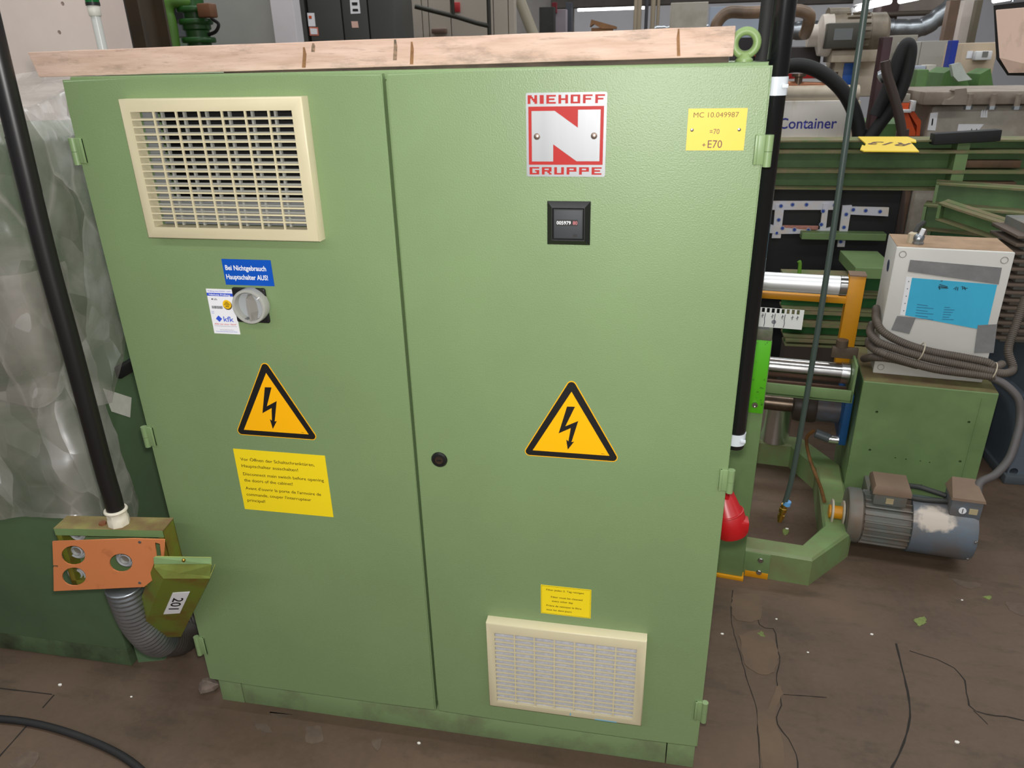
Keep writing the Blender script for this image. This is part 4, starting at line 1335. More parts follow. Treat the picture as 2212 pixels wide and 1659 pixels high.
# shaft, coupling, support cylinder, blue flange
sy, sz = .70, .295
sh = MB().lathe([(.030, 0), (.030, .36)], (-.42, sy, sz), (1, 0, 0), 28).build('shaft', WORN, wm)
MB().lathe([(.03, .355), (.056, .36), (.060, .375), (.060, .43), (.056, .44)], (-.42, sy, sz), (1, 0, 0), 32).build('coupling', mat('dark_bearing', (66, 54, 44), .5, var=.2), wm)
MB().lathe([(.052, .44), (.052, .53)], (-.42, sy, sz), (1, 0, 0), 32).build('bearing_sleeve', mat('blue_brown_steel', (84, 92, 104), .45, rgb2=(84, 66, 52), amt=.5, vscale=9), wm)
MB().box(.100, .1255, .585, .82, .205, .405, .003).build('flange_plate', BLUEP, wm, 'blue flange plate')
MB().lathe([(.055, 0), (.055, .17), (.05, .172)], (-.108, .785, .098), (0, 0, 1), 36).build('support_cylinder', CHROME, wm, 'polished upright cylinder')
q = MB().lathe([(.016, 0), (.016, .05), (.013, .052)], (.02, .60, .235), (1, -.12, -.25), 20).build('sensor', mat('sensor_grey', (84, 90, 92), .4), wm)
MB().lathe([(.0135, 0), (.0145, .004), (.0135, .008), (.0145, .012), (.0145, .034)], (.066, .592, .222), (1, 0, 0), 20).build('sensor_connector', CHROME, q)
MB().tube(smooth_path([(.015, .61, .24), (-.005, .62, .20), (.01, .60, .14), (.03, .52, .115), (.045, .42, .112), (.052, .33, .112)], 6), .006, 8).build('rust_lead', mat('rusty_lead', (126, 84, 34), .7, var=.3, vscale=30), wm)
# clamp bracket near the yellow post
mb = MB().box(.03, .115, .60, .615, .535, .575, .002); mb.cyl((.06, .61, .575), (.06, .61, .60), .02, n=16)
mb.build('clamp_bracket', mat('brown_bracket', (92, 76, 60), .5, var=.2), wm)
# gearbox housing
GX0, GX1, GY0, GY1, GZ = .131, .533, .50, .84, .498
gb = MB().box(GX0, GX1, GY0, GY1, 0, GZ, .003).build('gearbox_housing', MGREEN, wm, 'plain green sheet metal housing')
MB().box(GX0+.002, GX1-.002, GY0+.003, GY1, GZ, GZ+.0012).build('dust_top', mat('dusty_green_top', (118, 116, 70), .85, rgb2=(104, 84, 58), amt=.5, vscale=8), gb)
MB().box(GX1-.045, GX1-.042, GY0-.002, GY0, .02, GZ-.02).build('seam', MGREEN, gb)
cut = MB()
for u, v, r in ((1894, 890, .0045), (2093, 912, .0045), (1879, 972, .0045), (2074, 997, .0045), (1934, 989, .0025), (1957, 992, .0025), (1988, 996, .0025), (2008, 999, .0025), (1990, 1048, .003)):
    d = ray(u, v); l = CAM - MO; y0 = l.dot(MEY); t = (GY0 - y0)/d.dot(MEY)
    cut.cyl(((l + d*t).dot(MEX), GY0 - .01, (l + d*t).z), ((l + d*t).dot(MEX), GY0 + .03, (l + d*t).z), r, n=14)
carve(gb, cut)
# motor
def cowl_material():
    m = MOTORB.copy(); m.name = 'scuffed_motor_cowl'
    nt = m.node_tree
    b = nt.nodes['Principled BSDF']
    src = b.inputs['Base Color'].links[0].from_socket
    tc = nt.nodes.new('ShaderNodeTexCoord')
    mp = nt.nodes.new('ShaderNodeMapping')
    mp.inputs['Location'].default_value = (-.350*15, -(my-.066)*17, -(mz+.064)*22)
    mp.inputs['Scale'].default_value = (15, 17, 22)
    nt.links.new(tc.outputs['Object'], mp.inputs['Vector'])
    ln = nt.nodes.new('ShaderNodeVectorMath'); ln.operation = 'LENGTH'
    nt.links.new(mp.outputs['Vector'], ln.inputs[0])
    n = nt.nodes.new('ShaderNodeTexNoise'); n.inputs['Scale'].default_value = 45; n.inputs['Detail'].default_value = 6
    nt.links.new(tc.outputs['Object'], n.inputs['Vector'])
    ad = nt.nodes.new('ShaderNodeMath'); ad.operation = 'ADD'
    nt.links.new(ln.outputs['Value'], ad.inputs[0]); nt.links.new(n.outputs['Fac'], ad.inputs[1])
    r = nt.nodes.new('ShaderNodeValToRGB')
    r.color_ramp.elements[0].position = .55; r.color_ramp.elements[0].color = (1, 1, 1, 1)
    r.color_ramp.elements[1].position = .72; r.color_ramp.elements[1].color = (0, 0, 0, 1)
    hv = nt.nodes.new('ShaderNodeMath'); hv.operation = 'MULTIPLY'; hv.inputs[1].default_value = .5
    nt.links.new(ad.outputs[0], hv.inputs[0]); nt.links.new(hv.outputs[0], r.inputs['Fac'])
    mx = nt.nodes.new('ShaderNodeMix'); mx.data_type = 'RGBA'
    nt.links.new(r.outputs['Color'], mx.inputs[0]); nt.links.new(src, mx.inputs[6]); mx.inputs[7].default_value = lin((188, 176, 162))
    nt.links.new(mx.outputs[2], b.inputs['Base Color'])
    return m
my, mz, mr = .262, .118, .090
mo = MB().lathe([(.060, .108), (.086, .110), (.090, .116), (.090, .150), (.080, .158)], (0, my, mz), (1, 0, 0), 40).build('motor_flange', MOTOR, wm, 'dusty grey electric motor')
MB().lathe([(.074, .150), (.074, .300)], (0, my, mz), (1, 0, 0), 40).build('stator', MOTOR, mo)
for k in range(22):
    a = 2*PI*k/22 + .07
    mb = MB()
    mb.T = Matrix.Translation((0, my, mz)) @ Matrix.Rotation(a, 4, 'X')
    mb.box(.158, .296, -.0018, .0018, .072, .0875)
    mb.build('cooling_fin', MOTOR, mo)
MB().lathe([(.088, .293), (.0925, .294), (.0925, .462), (.088, .476), (.055, .480)], (0, my, mz), (1, 0, 0), 44).build('fan_cowl', cowl_material(), mo, 'blue-grey fan cowl with worn patch')
for x_, a in ((.470, 12), (.466, -38)):
    a = math.radians(a)
    MB().ball((x_, my - math.cos(a)*.090, mz + math.sin(a)*.090), .006, 8).build('cowl_screw', STEEL, mo)
mb = MB()
mb.box(.176, .272, my-.045, my+.045, mz+.075, mz+.12, .004)
tb = mb.build('terminal_box', MOTOR, mo)
mb = MB()
mb.loft([[(.170, my-.053, mz+.118), (.280, my-.053, mz+.118), (.280, my+.053, mz+.118), (.170, my+.053, mz+.118)],
         [(.170, my-.053, mz+.134), (.280, my-.053, mz+.134), (.280, my+.053, mz+.134), (.170, my+.053, mz+.134)],
         [(.176, my-.045, mz+.146), (.274, my-.045, mz+.146), (.274, my+.045, mz+.146), (.176, my+.045, mz+.146)]])
mb.build('terminal_lid', mat('dusty_brown_grey', (128, 106, 86), .7, var=.12), mo)
MB().box(.212, .234, my-.0465, my-.045, mz+.085, mz+.105).build('type_label', mat('faded_label', (176, 160, 124), .6), mo)
mb = MB().box(.392, .478, my-.050, my+.040, mz+.070, mz+.135, .004)
mb.build('encoder_box', MOTORB, mo)
mb = MB()
mb.loft([[(.388, my-.054, mz+.134), (.482, my-.054, mz+.134), (.482, my+.044, mz+.134), (.388, my+.044, mz+.134)],
         [(.390, my-.052, mz+.142), (.480, my-.052, mz+.142), (.468, my+.042, mz+.165), (.402, my+.042, mz+.165)]])
mb.build('encoder_lid', MATS['dusty_brown_grey'], mo)
q = MB().cyl((.425, my-.050, mz+.100), (.425, my-.053, mz+.100), .0105, n=20).build('dial', PAPER, mo)
MB().box(.4242, .4258, my-.0545, my-.0525, mz+.092, mz+.108).build('dial_slot', INK, mo)
MB().box(.443, .466, my-.052, my-.050, mz+.091, mz+.110).build('type_label', MATS['faded_label'], mo)
MB().tube(smooth_path([(.276, my-.01, mz+.10), (.32, my-.012, mz+.098), (.36, my-.01, mz+.100), (.392, my-.008, mz+.102)], 8), .0085, 12).build('motor_lead', HOSEGREY, mo)
MB().tube(smooth_path([(.276, my+.03, mz+.118), (.32, my+.04, mz+.112), (.36, my+.03, mz+.108), (.392, my+.02, mz+.105)], 8), .0085, 12).build('motor_lead', HOSEGREY, mo)
MB().cyl((.06, my, mz), (.112, my, mz), .022, n=24).build('motor_shaft', YPAINT, mo)
for x_ in (.066, .1):
    MB().lathe([(.022, 0), (.042, 0), (.042, .006), (.022, .006)], (x_, my, mz), (1, 0, 0), 32).build('pulley_disc', mat('pale_disc', (190, 180, 158), .5, var=.15), mo)
MB().box(.19, .27, my+.06, GY0+.01, .05, .14, .003).build('motor_bracket', MOTOR, mo)

# ------------------------------------------------------------------ terminal enclosure on the gearbox
EX0, EX1, EY0, EY1, EZ0, EZ1 = .168, .502, .580, .782, GZ + .0012, .938
en = thing('terminal_enclosure', 'light grey steel enclosure with a blue sheet taped to its cover', 'enclosure', (.972, .746, 0), MA)
MB().box(EX0+.003, EX1-.003, EY0+.012, EY1, EZ0, EZ1, .003).build('enclosure_body', LGREY, en)
MB().box(EX0, EX1, EY0, EY0+.014, EZ0, EZ1, .004).build('cover', LGREY, en)
MB().box(EX0+.004, EX1-.004, EY0+.014, EY1-.002, EZ1-.001, EZ1+.0012).build('dust_top', DUST, en, 'brown dust on the lid')
for x_, z_ in ((EX0+.022, EZ1-.022), (EX1-.025, EZ1-.025), (EX0+.022, EZ0+.024), (EX1-.025, EZ0+.024)):
    MB().torus((x_, EY0, z_), (0, 1, 0), .010, .0012, 24, 6).build('cover_screw', mat('screw_rim', (150, 148, 138), .5), en)
def E_(u, v, dy=0.0):
    d = ray(u, v); l = CAM - MO; y0 = l.dot(MEY); t = (EY0 - dy - y0)/d.dot(MEY); p = l + d*t
    return (p.dot(MEX), p.z)
def epoly(px, y, m, name, parent, label=None, th=.0006):
    return MB().xz([E_(*p) for p in px], EY0 - y - th, EY0 - y).build(name, m, parent, label, smooth=0)
BS = epoly([(1970, 600), (2154, 615), (2131, 714), (1955, 681)], .0006, CYAN, 'blue_sheet', en, 'blue paper sheet with writing')
epoly([(1958, 597), (1971, 599), (1955, 682), (1944, 680)], .0004, PAPER, 'punched_strip', BS)
for i in range(5):
    f = .12 + i*.19
    u, v = 1964.5 - f*14, 598 + f*83
    p = E_(u, v)
    MB().cyl((p[0], EY0-.0012, p[1]), (p[0], EY0-.0009, p[1]), .002, n=10).build('punch_hole', GREYPL2, BS)
epoly([(1966, 561), (2164, 578), (2157, 614), (1961, 586), (1962, 580)], .0014, TAPE, 'duct_tape', en, 'grey duct tape along the top of the sheet')
epoly([(1938, 682), (1978, 686), (1964, 721), (1925, 712)], .0014, TAPE, 'duct_tape', en)
epoly([(2112, 702), (2154, 700), (2146, 762), (2104, 762)], .0014, TAPE, 'duct_tape', en)
def eline(px, m, r=.0011, name='handwriting'):
    MB().tube([(E_(*p)[0], EY0-.0016, E_(*p)[1]) for p in px], r, 5).build(name, m, BS)
for px in ([(2028, 617), (2030, 625)], [(2029, 614), (2047, 619)], [(2027, 621), (2048, 622)], [(2030, 618), (2046, 621)], [(2060, 624), (2066, 619), (2064, 626)], [(2069, 620), (2068, 627)],
           [(2076, 619), (2080, 618), (2079, 625)], [(2083, 619), (2085, 626)], [(2079, 622), (2090, 622)], [(2032, 607), (2036, 606)]):
    eline(px, INK, .0011)
for i in range(6):
    f = i/5
    eline([(1981 - f*5, 657 + f*30), (2004 + (i*37 % 24) - f*5, 660 + f*30)], mat('blue_print', (40, 92, 130), .7), .0007, 'print_line')
    eline([(2040 - f*5, 663 + f*26), (2052 + (i*53 % 14) - f*5, 664 + f*26)], MATS['blue_print'], .0007, 'print_line')
# gland with cut lead on its lid
q = MB().lathe([(.017, 0), (.017, .007), (.015, .008), (.015, .014), (.0165, .015), (.0165, .026), (.010, .034)], (EX0+.07, EY0+.055, EZ1+.001), (0, 0, 1), 8).build('cable_gland', GALV, en, 'grey cable gland on the lid')
MB().cyl((EX0+.072, EY0+.05, EZ1+.03), (EX0+.077, EY0+.048, EZ1+.052), .007, n=12).build('lead_end', PAPER, q)
MB().lathe([(.015, 0), (.015, .03), (.010, .034)], (EX0+.055, EY0+.075, EZ1+.001), (0, 0, 1), 8).build('cable_gland', mat('beige_gland', (190, 176, 150), .5), en)
MB().tube([(EX0+.06, EY0+.08, EZ1+.03), (EX0+.068, EY0+.09, EZ1+.05), (EX0+.085, EY0+.10, EZ1+.065)], .008, 10).build('lead_end', HOSEGREY, en)
mb = MB()
c_ = (EX0 + .0028, EY0+.10, EZ1-.085)
mb.lathe([(.020, 0), (.020, .001)], c_, (-1, 0, 0), 24)
mb.build('round_logo', mat('logo_blue', (52, 62, 86), .5), en, 'small dark blue round logo sticker')

# corrugated conduits wrapped round the enclosure
CONDUIT = mat('grey_brown_conduit', (96, 86, 76), .6, var=.15, vscale=10)
wr = thing('conduit_bundle', 'bundle of grey corrugated conduits looped round the grey enclosure', 'conduit', (.972, .746, 0), MA)
def EP(u, v, y):
    d = ray(u, v); l = CAM - MO; y0 = l.dot(MEY); t = (y - y0)/d.dot(MEY); p = l + d*t
    return V((p.dot(MEX), y, p.z))
ring_paths = [
    [(1893, 665, .70), (1893, 690, .60), (1906, 715, .562), (1945, 738, .556), (2005, 758, .556), (2080, 772, .556), (2130, 782, .552), (2150, 792, .555), (2165, 786, .60)],
    [(1884, 700, .70), (1880, 718, .60), (1896, 738, .545), (1940, 755, .540), (2010, 775, .540), (2085, 790, .540), (2140, 802, .535), (2172, 806, .55), (2188, 795, .60), (2178, 755, .62), (2195, 700, .66), (2216, 640, .70)],
    [(1878, 735, .70), (1878, 745, .62), (1900, 760, .530), (1950, 778, .528), (2020, 797, .528), (2100, 808, .528), (2150, 814, .530)],
    [(1866, 775, .66), (1890, 772, .56), (1930, 776, .545), (1985, 790, .545)],
]
for i, pth in enumerate(ring_paths):
    pts = smooth_path([EP(u, v, y) for u, v, y in pth], 8)
    P = resample(pts, .0022)
    r = .0125
    MB().tube(P, r, 12, rf=lambda k: r + (.0009 if (k % 3) else -.0010)).build('corrugated_conduit', CONDUIT, wr, smooth=60)
for (u, v) in ((1990, 762), (2145, 805)):
    p = EP(u, v, .535)
    MB().torus((p.x, p.y+.012, p.z), (1, 0, -.25), .030, .0018, 24, 6, 1.0).build('cable_tie', mat('old_white_tie', (196, 184, 160), .5), wr)
# long conduit drooping from bundle to the motor
pts = [EP(2140, 815, .535), EP(2170, 830, .52), EP(2200, 862, .50), EP(2204, 905, .48), EP(2196, 945, .44), EP(2180, 990, .40), EP(2150, 1025, .34), EP(2115, 1045, .29), V((.478, my, mz+.11))]
tag(MB().tube(smooth_path([MO + MEX*p.x + MEY*p.y + V((0, 0, p.z)) for p in pts], 8), .0125, 14).build('drooping_conduit', mat('smooth_grey_conduit', (84, 80, 78), .55)), 'smooth grey conduit drooping from the bundle down to the motor', 'conduit')

# blue-grey machine foot at the right edge and dark drum behind the gearbox
mb = MB()
x0 = at(2172, 1030, y=1.55).x
bm_ = thing('blue_grey_machine', 'blue-grey machine housing standing right of the green gearbox', 'machine', (0, 0, 0))
BG = mat('blue_grey_paint', (92, 102, 112), .5, var=.1, vscale=8)
x0 = at(2182, 1000, y=1.5).x
lh = MB().box(x0, x0+.9, 1.5, 2.1, 0, .34, .004).build('lower_housing', BG, bm_)
MB().box(x0-.012, x0+.92, 1.48, 2.12, 0, .035, .003).build('base_plate', mat('blue_grey_dark', (74, 80, 84), .6), bm_)
MB().box(x0+.02, x0+.88, 1.52, 2.08, .34, .52, .004).build('upper_housing', BG, bm_)
p = at(2190, 1019, y=1.499)
carve(lh, MB().cyl((p.x, 1.48, p.z), (p.x, 1.56, p.z), .015, n=18))
dr_ = thing('dark_drum', 'dark blue-black round drum behind the green gearbox', 'drum', (x0 - .145, 1.71, 0))
MB().lathe([(.12, 0), (.12, .30), (.11, .31)], (0, 0, 0), (0, 0, 1), 40).build('drum_shell', mat('dark_blue_drum', (44, 54, 62), .45, var=.25), dr_)
MB().lathe([(.121, .25), (.125, .255), (.125, .265), (.121, .27)], (0, 0, 0), (0, 0, 1), 40).build('drum_hoop', RUBBER_MATT, dr_)
# finned resistor box at the right edge
fb = thing('finned_box', 'grey finned heat sink standing on the blue-grey machine', 'heat sink', (at(2212, 560, y=1.62).x, 1.62, .52))
MB().box(-.01, .25, 0, .2, 0, .43, .004).build('heat_sink_body', MOTOR, fb)
f0 = None
for i in range(14):
    z_ = .02 + i*.0285
    if f0 is None:
        f0 = MB().box(-.05, .25, -.03, .2, 0, .010, .001).build('fin', mat('dusty_fin', (98, 84, 72), .7, var=.15), fb); f0.location = (0, 0, z_)
    else:
        q = f0.copy(); COL.objects.link(q); q.location = (0, 0, z_)
# ------------------------------------------------------------------ stacked steel beams behind the winding machine
BY = 2.40
def ibeam(name, x0, x1, y, z0, z1, wd, label, web=BGREEN, group=None, rz=0.0, stiff=()):
    """I-profile lying along x; y = front edge of the flanges"""
    t = thing(name, label, 'steel beam', (x0, y, z0), rz, group)
    L, H = x1-x0, z1-z0
    MB().box(0, L, wd/2-.004, wd/2+.004, .006, H-.006).build('web', web, t, smooth=0)
    MB().box(0, L, 0, wd, 0, .007).build('lower_flange', FLANGE, t, smooth=0)
    MB().box(0, L, 0, wd, H-.007, H).build('upper_flange', FLANGE, t, smooth=0)
    for s in stiff:
        MB().box(s, s+.05, .004, wd/2, .006, H-.006).build('stiffener', MGREEN, t, smooth=0)
    return t
zs = [at(1900, v, y=BY).z for v in (411, 371, 328, 303)]
xL = at(1640, 350, y=BY).x
xM = at(2062, 350, y=BY).x
xR = xM + 1.6
for i, (lab, web, xr) in enumerate((('long green steel beam, lowest of the three beams on the black rack', BGREEN, xR), ('long green steel beam, middle one of the three beams on the black rack', BGREEN, xR), ('long shallow green steel beam, topmost on the black rack', BGREEN, xR))):
    ibeam('steel_beam', xL - .5, xr, BY, zs[i], zs[i+1], .16, lab, web, 'beams on the black rack', stiff=((xM - xL + .5),))
# flat brown strips set between the flanges
for u0, v0, u1, v1, lab in ((2085, 346, 2204, 362, 'flat brown strip inside the middle green beam'), (2066, 392, 2192, 411, 'flat brown strip inside the lowest green beam')):
    a = rect(u0, v0, u1, v1, BY + .03)
    tag(MB().box(a[0], a[1], BY+.02, BY+.06, a[2], a[3], .002).build('brown_strip', mat('strip_brown', (96, 70, 46), .7, var=.3, vscale=12)), lab, 'steel bar')
a = rect(2020, 300, 2164, 318, BY)
mb = MB()
p0, p1 = at(2018, 312, y=BY - .04), at(2164, 304, y=BY - .04)
mb.T = Matrix.Translation((p0.x, BY-.03, zs[3] - .012)) @ Matrix.Rotation(-.06, 4, 'Y')
mb.box(0, p1.x-p0.x, 0, .06, -.006, .040, .003)
tag(mb.build('black_profile', mat('black_profile', (22, 23, 22), .7)), 'black square steel profile lying across the topmost green beam', 'steel bar')
# yellow R13 sign on the beams
sg = thing('number_sign', 'broken yellow plastic sign with upside-down number lying on the green beams', 'sign', (0, 0, 0))
SZ = zs[3] + .004
def ST(u, v): 
    p = at(u, v, z=SZ); return (p.x, p.y)
pts = [ST(u, v) for u, v in ((1853, 297), (1960, 297), (1978, 304), (1979, 309), (1966, 308), (1985, 329), (1865, 328), (1858, 325), (1862, 315), (1868, 317), (1870, 312))]
MB().xy(pts, SZ, SZ+.004).build('sign_plate', mat('sign_yellow', (246, 212, 58), .45), sg, smooth=0)
me = text_mesh('R13', height=.095, width=.26, bold=.02)
cx, cy = ST(1913, 315)
ctr = [(a + b)/2 for a, b in zip(ST(1880, 312), ST(1960, 314))]
wsp = (V(ST(1958, 316)) - V(ST(1876, 312)))
ux = wsp.normalized(); uy = V((-ux.y, ux.x))
for v in me.vertices:
    q = V(ctr) - ux*v.co.x*(wsp.length/.26) - uy*(v.co.z)*1.25
    v.co = V((q.x, q.y, SZ+.0048))
me.materials.append(mat('sign_brown', (92, 58, 40), .6))
o = bpy.data.objects.new('lettering', me); COL.objects.link(o); o.parent = sg

# black rack / tarpaulin box carrying the beams
a0 = at(1640, 560, y=BY+.06).x; a1 = at(1938, 470, y=BY+.06).x
bk = thing('black_crate', 'black steel crate below the stacked green beams', 'crate', (a0-.5, BY+.05, 0))
MB().box(0, a1-a0+.5, 0, .5, 0, zs[0], .004).build('crate_shell', mat('black_sheet', (15, 15, 16), .6, var=.3, vscale=6), bk, smooth=0)
# white perforated straps with blue plugs on the crate
YS = BY + .045
STRAP = mat('white_strap', (196, 196, 204), .6, rgb2=(206, 190, 170), amt=.42, vscale=16)
PLUG = mat('blue_plug', (34, 66, 150), .4)
PLUGT = mat('teal_plug', (40, 84, 120), .4)
NSTRAP = [0]
def strap(px, plugs, lab):
    NSTRAP[0] += 1
    YS = BY + .045 - .0022*NSTRAP[0]
    t = thing('plugged_strap', lab, 'strap', (0, 0, 0), 0, 'white straps on the black crate')
    P = [at(u, v, y=YS-.002) for u, v in px]
    MB().xz([(p.x, p.z) for p in P], YS-.006, YS+.006).build('strap_bar', STRAP, t, smooth=0)
    for u, v in plugs:
        p = at(u, v, y=YS-.006)
        q = MB().torus((p.x, YS-.006, p.z), (0, 1, 0), .0085, .0018, 18, 6).build('eyelet', mat('eyelet', (150, 156, 176), .5), t)
        MB().cyl((p.x, YS-.0055, p.z), (p.x, YS-.009, p.z), .0062, n=14).build('plug', PLUG, t)
strap([(1665, 434), (1810, 434), (1811, 453), (1664, 453)], ((1712, 442), (1742, 442), (1803, 443)), 'upper horizontal white strap with blue plugs on the black crate')
strap([(1675, 440), (1694, 444), (1686, 514), (1667, 514), (1671, 486)], ((1687, 445), (1682, 475), (1678, 503)), 'upright white strap with blue plugs nearest the black cable')
strap([(1664, 485), (1690, 491), (1760, 498), (1797, 490), (1796, 504), (1684, 505), (1662, 503)], ((1690, 493), (1716, 496), (1746, 497)), 'lower horizontal white strap with blue plugs on the black crate')
strap([(1778, 440), (1790, 440), (1783, 500), (1770, 500)], ((1778, 456), (1774, 485)), 'short upright white strap between the two horizontal straps')
strap([(1820, 444), (1840, 443), (1830, 504), (1812, 504)], ((1828, 463), (1823, 491)), 'upright white strap behind the thin air hose')
strap([(1838, 446), (1920, 448), (1918, 467), (1836, 463)], ((1843, 453), (1870, 455), (1901, 457)), 'horizontal white strap right of the thin air hose')
strap([(1810, 519), (1826, 519), (1824, 533), (1808, 533)], ((1816, 522),), 'stub of white strap below the green bar')
tag(MB().box(*[q for q in (at(1690, 488, y=YS-.01).x, at(1768, 488, y=YS-.01).x)], YS-.012, YS-.006, at(1730, 496, y=YS-.01).z, at(1730, 487, y=YS-.01).z, .002).build('pink_foam', mat('pink_foam', (190, 130, 116), .8, var=.25, vscale=30)), 'strip of torn pink foam behind the white straps', 'foam')
# green bars at the crate
def bar(u0, v0, u1, v1, y, dp, m, lab, name='green_bar'):
    a = rect(u0, v0, u1, v1, y)
    return tag(MB().box(a[0], a[1], y, y+dp, a[2], a[3], .002).build(name, m, smooth=0), lab, 'steel bar')
g = bar(1732, 504, 1915, 519, BY-.02, .06, MGREEN, 'pale green bar across the lower edge of the white straps')
bar(1846, 579, 1935, 603, 1.95, .30, MGREEN, 'short pale green channel beside the grey enclosure')
# dark green beams low behind the rollers
ly = 2.05
for i, (v0, v1) in enumerate(((598, 633), (637, 668), (673, 693), (697, 722), (727, 737))):
    a = rect(1690, v0, 1935, v1, ly)
    t = thing('low_beam', 'deep green steel beam, number %s from the top in the pile behind the rollers' % ('one', 'two', 'three', 'four', 'five')[i], 'steel beam', (a[0], ly - .02*i, a[2]), 0, 'deep green beam pile')
    L, H = a[1]-a[0]+.3, a[3]-a[2]
    MB().box(0, L, .04, .05, 0, H).build('web', BGREEN2, t, smooth=0)
    MB().box(0, L, 0, .09, H-.006, H+.004).build('upper_flange', FLANGE, t, smooth=0)
    MB().box(0, L, 0, .09, -.004, .004).build('lower_flange', FLANGE, t, smooth=0)
    if i == 4:
        MB().box(.0, L, .0, .09, -a[2], -.004).build('packing_block', mat('dark_packing', (58, 48, 40), .9), t, smooth=0)
# rusty chain link and small green hook
p = at(1727, 620, y=1.90)
tag(MB().tube(smooth_path([at(1725, 600, y=2.0), at(1727, 585, y=2.0), at(1728, 570, y=2.0), at(1726, 564, y=2.0)], 6), .008, 10).build('green_rod', mat('olive_rod', (92, 140, 40), .5)), 'bent green rod end sticking up before the black crate', 'rod')
# second pile of beams at the far right
RY_ = 2.2
def obeam(px, y0, y1, h, lab, m=BGREEN, i=0):
    """beam lying obliquely: two pixel points of its lower front edge at depths y0 and y1"""
    a, b = at(*px[0], y=y0), at(*px[1], y=y1)
    d = (b-a); L = d.length; d.normalize()
    n = V((0, 0, 1)); s = d.cross(n).normalized()
    if s.y < 0: s = -s
    t = thing('stacked_beam', lab, 'steel beam', a, 0, 'green beams piled right of the crate')
    def bx(name, s0, s1, h0, h1, mm, l0=0.0, l1=None):
        l1 = L if l1 is None else l1
        mb = MB()
        c = [d*l + s*q for l in (l0, l1) for q in (s0, s1)]
        mb.loft([[c[0] + n*h0, c[2] + n*h0, c[3] + n*h0, c[1] + n*h0], [c[0] + n*h1, c[2] + n*h1, c[3] + n*h1, c[1] + n*h1]])
        return mb.build(name, mm, t, smooth=0)
    bx('web', .05, .058, 0, h, m)
    bx('lower_flange', 0, .11, 0, .008, FLANGE)
    bx('upper_flange', 0, .11, h-.008, h, FLANGE)
    bx('end_plate', 0, .10, .004, h-.004, MGREEN, 0, .012)
    return t
obeam([(2012, 446), (2300, 470)], 2.3, 2.15, .10, 'green steel beam under the dark bar, uppermost of the right pile')
obeam([(1985, 497), (2300, 530)], 2.25, 2.05, .11, 'green steel beam with open end above the grey enclosure')
obeam([(2020, 475), (2270, 560)], 2.10, 1.85, .07, 'green channel beam lying askew on the right pile', BGREEN)
obeam([(1998, 530), (2300, 585)], 2.30, 2.10, .09, 'deep green steel beam behind the lid of the grey enclosure', BGREEN2)
t = thing('pile_trestle', 'brown steel trestle carrying the piled green beams', 'trestle', (a1+.17, 2.45, 0))
BRN = mat('brown_trestle', (104, 82, 66), .7, var=.25, vscale=8)
for dx in (0, 1.1):
    MB().box(dx, dx+.10, 0, .10, 0, zs[0]-.02, .004).build('leg', BRN, t)
MB().box(0, 1.2, 0, .10, .50, .58, .004).build('cross_rail', BRN, t)
tt = MB(); tt.poly([(-.13, .05, .30), (.06, .05, .58), (-.16, .05, .72)], (0, .02, 0)); tt.build('gusset', BRN, t, smooth=0)

# ------------------------------------------------------------------ container and pump behind the beams
CY = 3.5
def fbox(u0, v0, u1, v1, y, dp, m, bev=.006):
    a = rect(u0, v0, u1, v1, y)
    return a, MB().box(a[0], a[1], y, y+dp, a[2], a[3], bev)
ct = thing('tank_container', 'beige tank container with blue lettering behind the green beams', 'container', (0, 0, 0))
a = rect(1560, 195, 1858, 318, CY)
MB().box(a[0], a[1], CY+.03, CY+1.0, 0, a[3]-.06, .01).build('container_body', MACHBEIGE, ct)
b = rect(1560, 196, 1858, 217, CY)
MB().lathe([(.05, 0), (.05, b[1]-b[0])], (b[0], CY+.06, (b[2]+b[3])/2), (1, 0, 0), 24).build('rim_pipe', MACHBEIGE, ct)
b = rect(1600, 218, 1836, 299, CY)
fpan = MB().box(b[0], b[1], CY, CY+.03, b[2], b[3], .004).build('sign_panel', mat('streaky_white', (236, 230, 220), .6, rgb2=(206, 190, 160), amt=.36, sharp=.1, vscale=10, stretch=(3, 1, .25)), ct, 'streaky white panel')
t0, t1 = at(1683, 265, y=CY), at(1808, 265, y=CY)
lettering('Container', fpan, mat('navy_letter', (48, 52, 150), .5), height=(at(1745, 254, y=CY).z - at(1745, 277, y=CY).z), width=t1.x-t0.x, cx=t0.x, cz=at(1745, 266, y=CY).z, y=CY-.002, align='L', bold=.012)
b = rect(1560, 301, 1860, 318, CY)
MB().box(b[0], b[1], CY-.02, CY+.03, b[2], b[3], .004).build('lower_rail', MACHBEIGE, ct)
for (u, v) in ((1722, 195), (1790, 192)):
    p = at(u, v, y=CY+.12)
    MB().lathe([(.03, -.10), (.03, -.03), (.055, -.025), (.055, .0), (.022, .01), (.022, .07), (.04, .075), (.04, .09)], (p.x, CY+.12, p.z), (0, 0, 1), 16).build('valve', WORN, ct)
for v in (182, 203):
    p0, p1 = at(1640, v, y=CY+.12), at(1822, v+6, y=CY+.12)
    MB().cyl(p0, p1, .022, n=16).build('copper_line', COPPER, ct)
p0, p1 = at(1640, 162, y=CY+.3), at(1780, 168, y=CY+.3)
MB().box(p0.x, p1.x, CY+.25, CY+.42, p0.z-.06, p0.z+.05, .01).build('white_cover', WHITE, ct)
MB().box(p0.x, p1.x-.05, CY+.246, CY+.25, p0.z-.022, p0.z+.006).build('red_stripe', RED, ct)
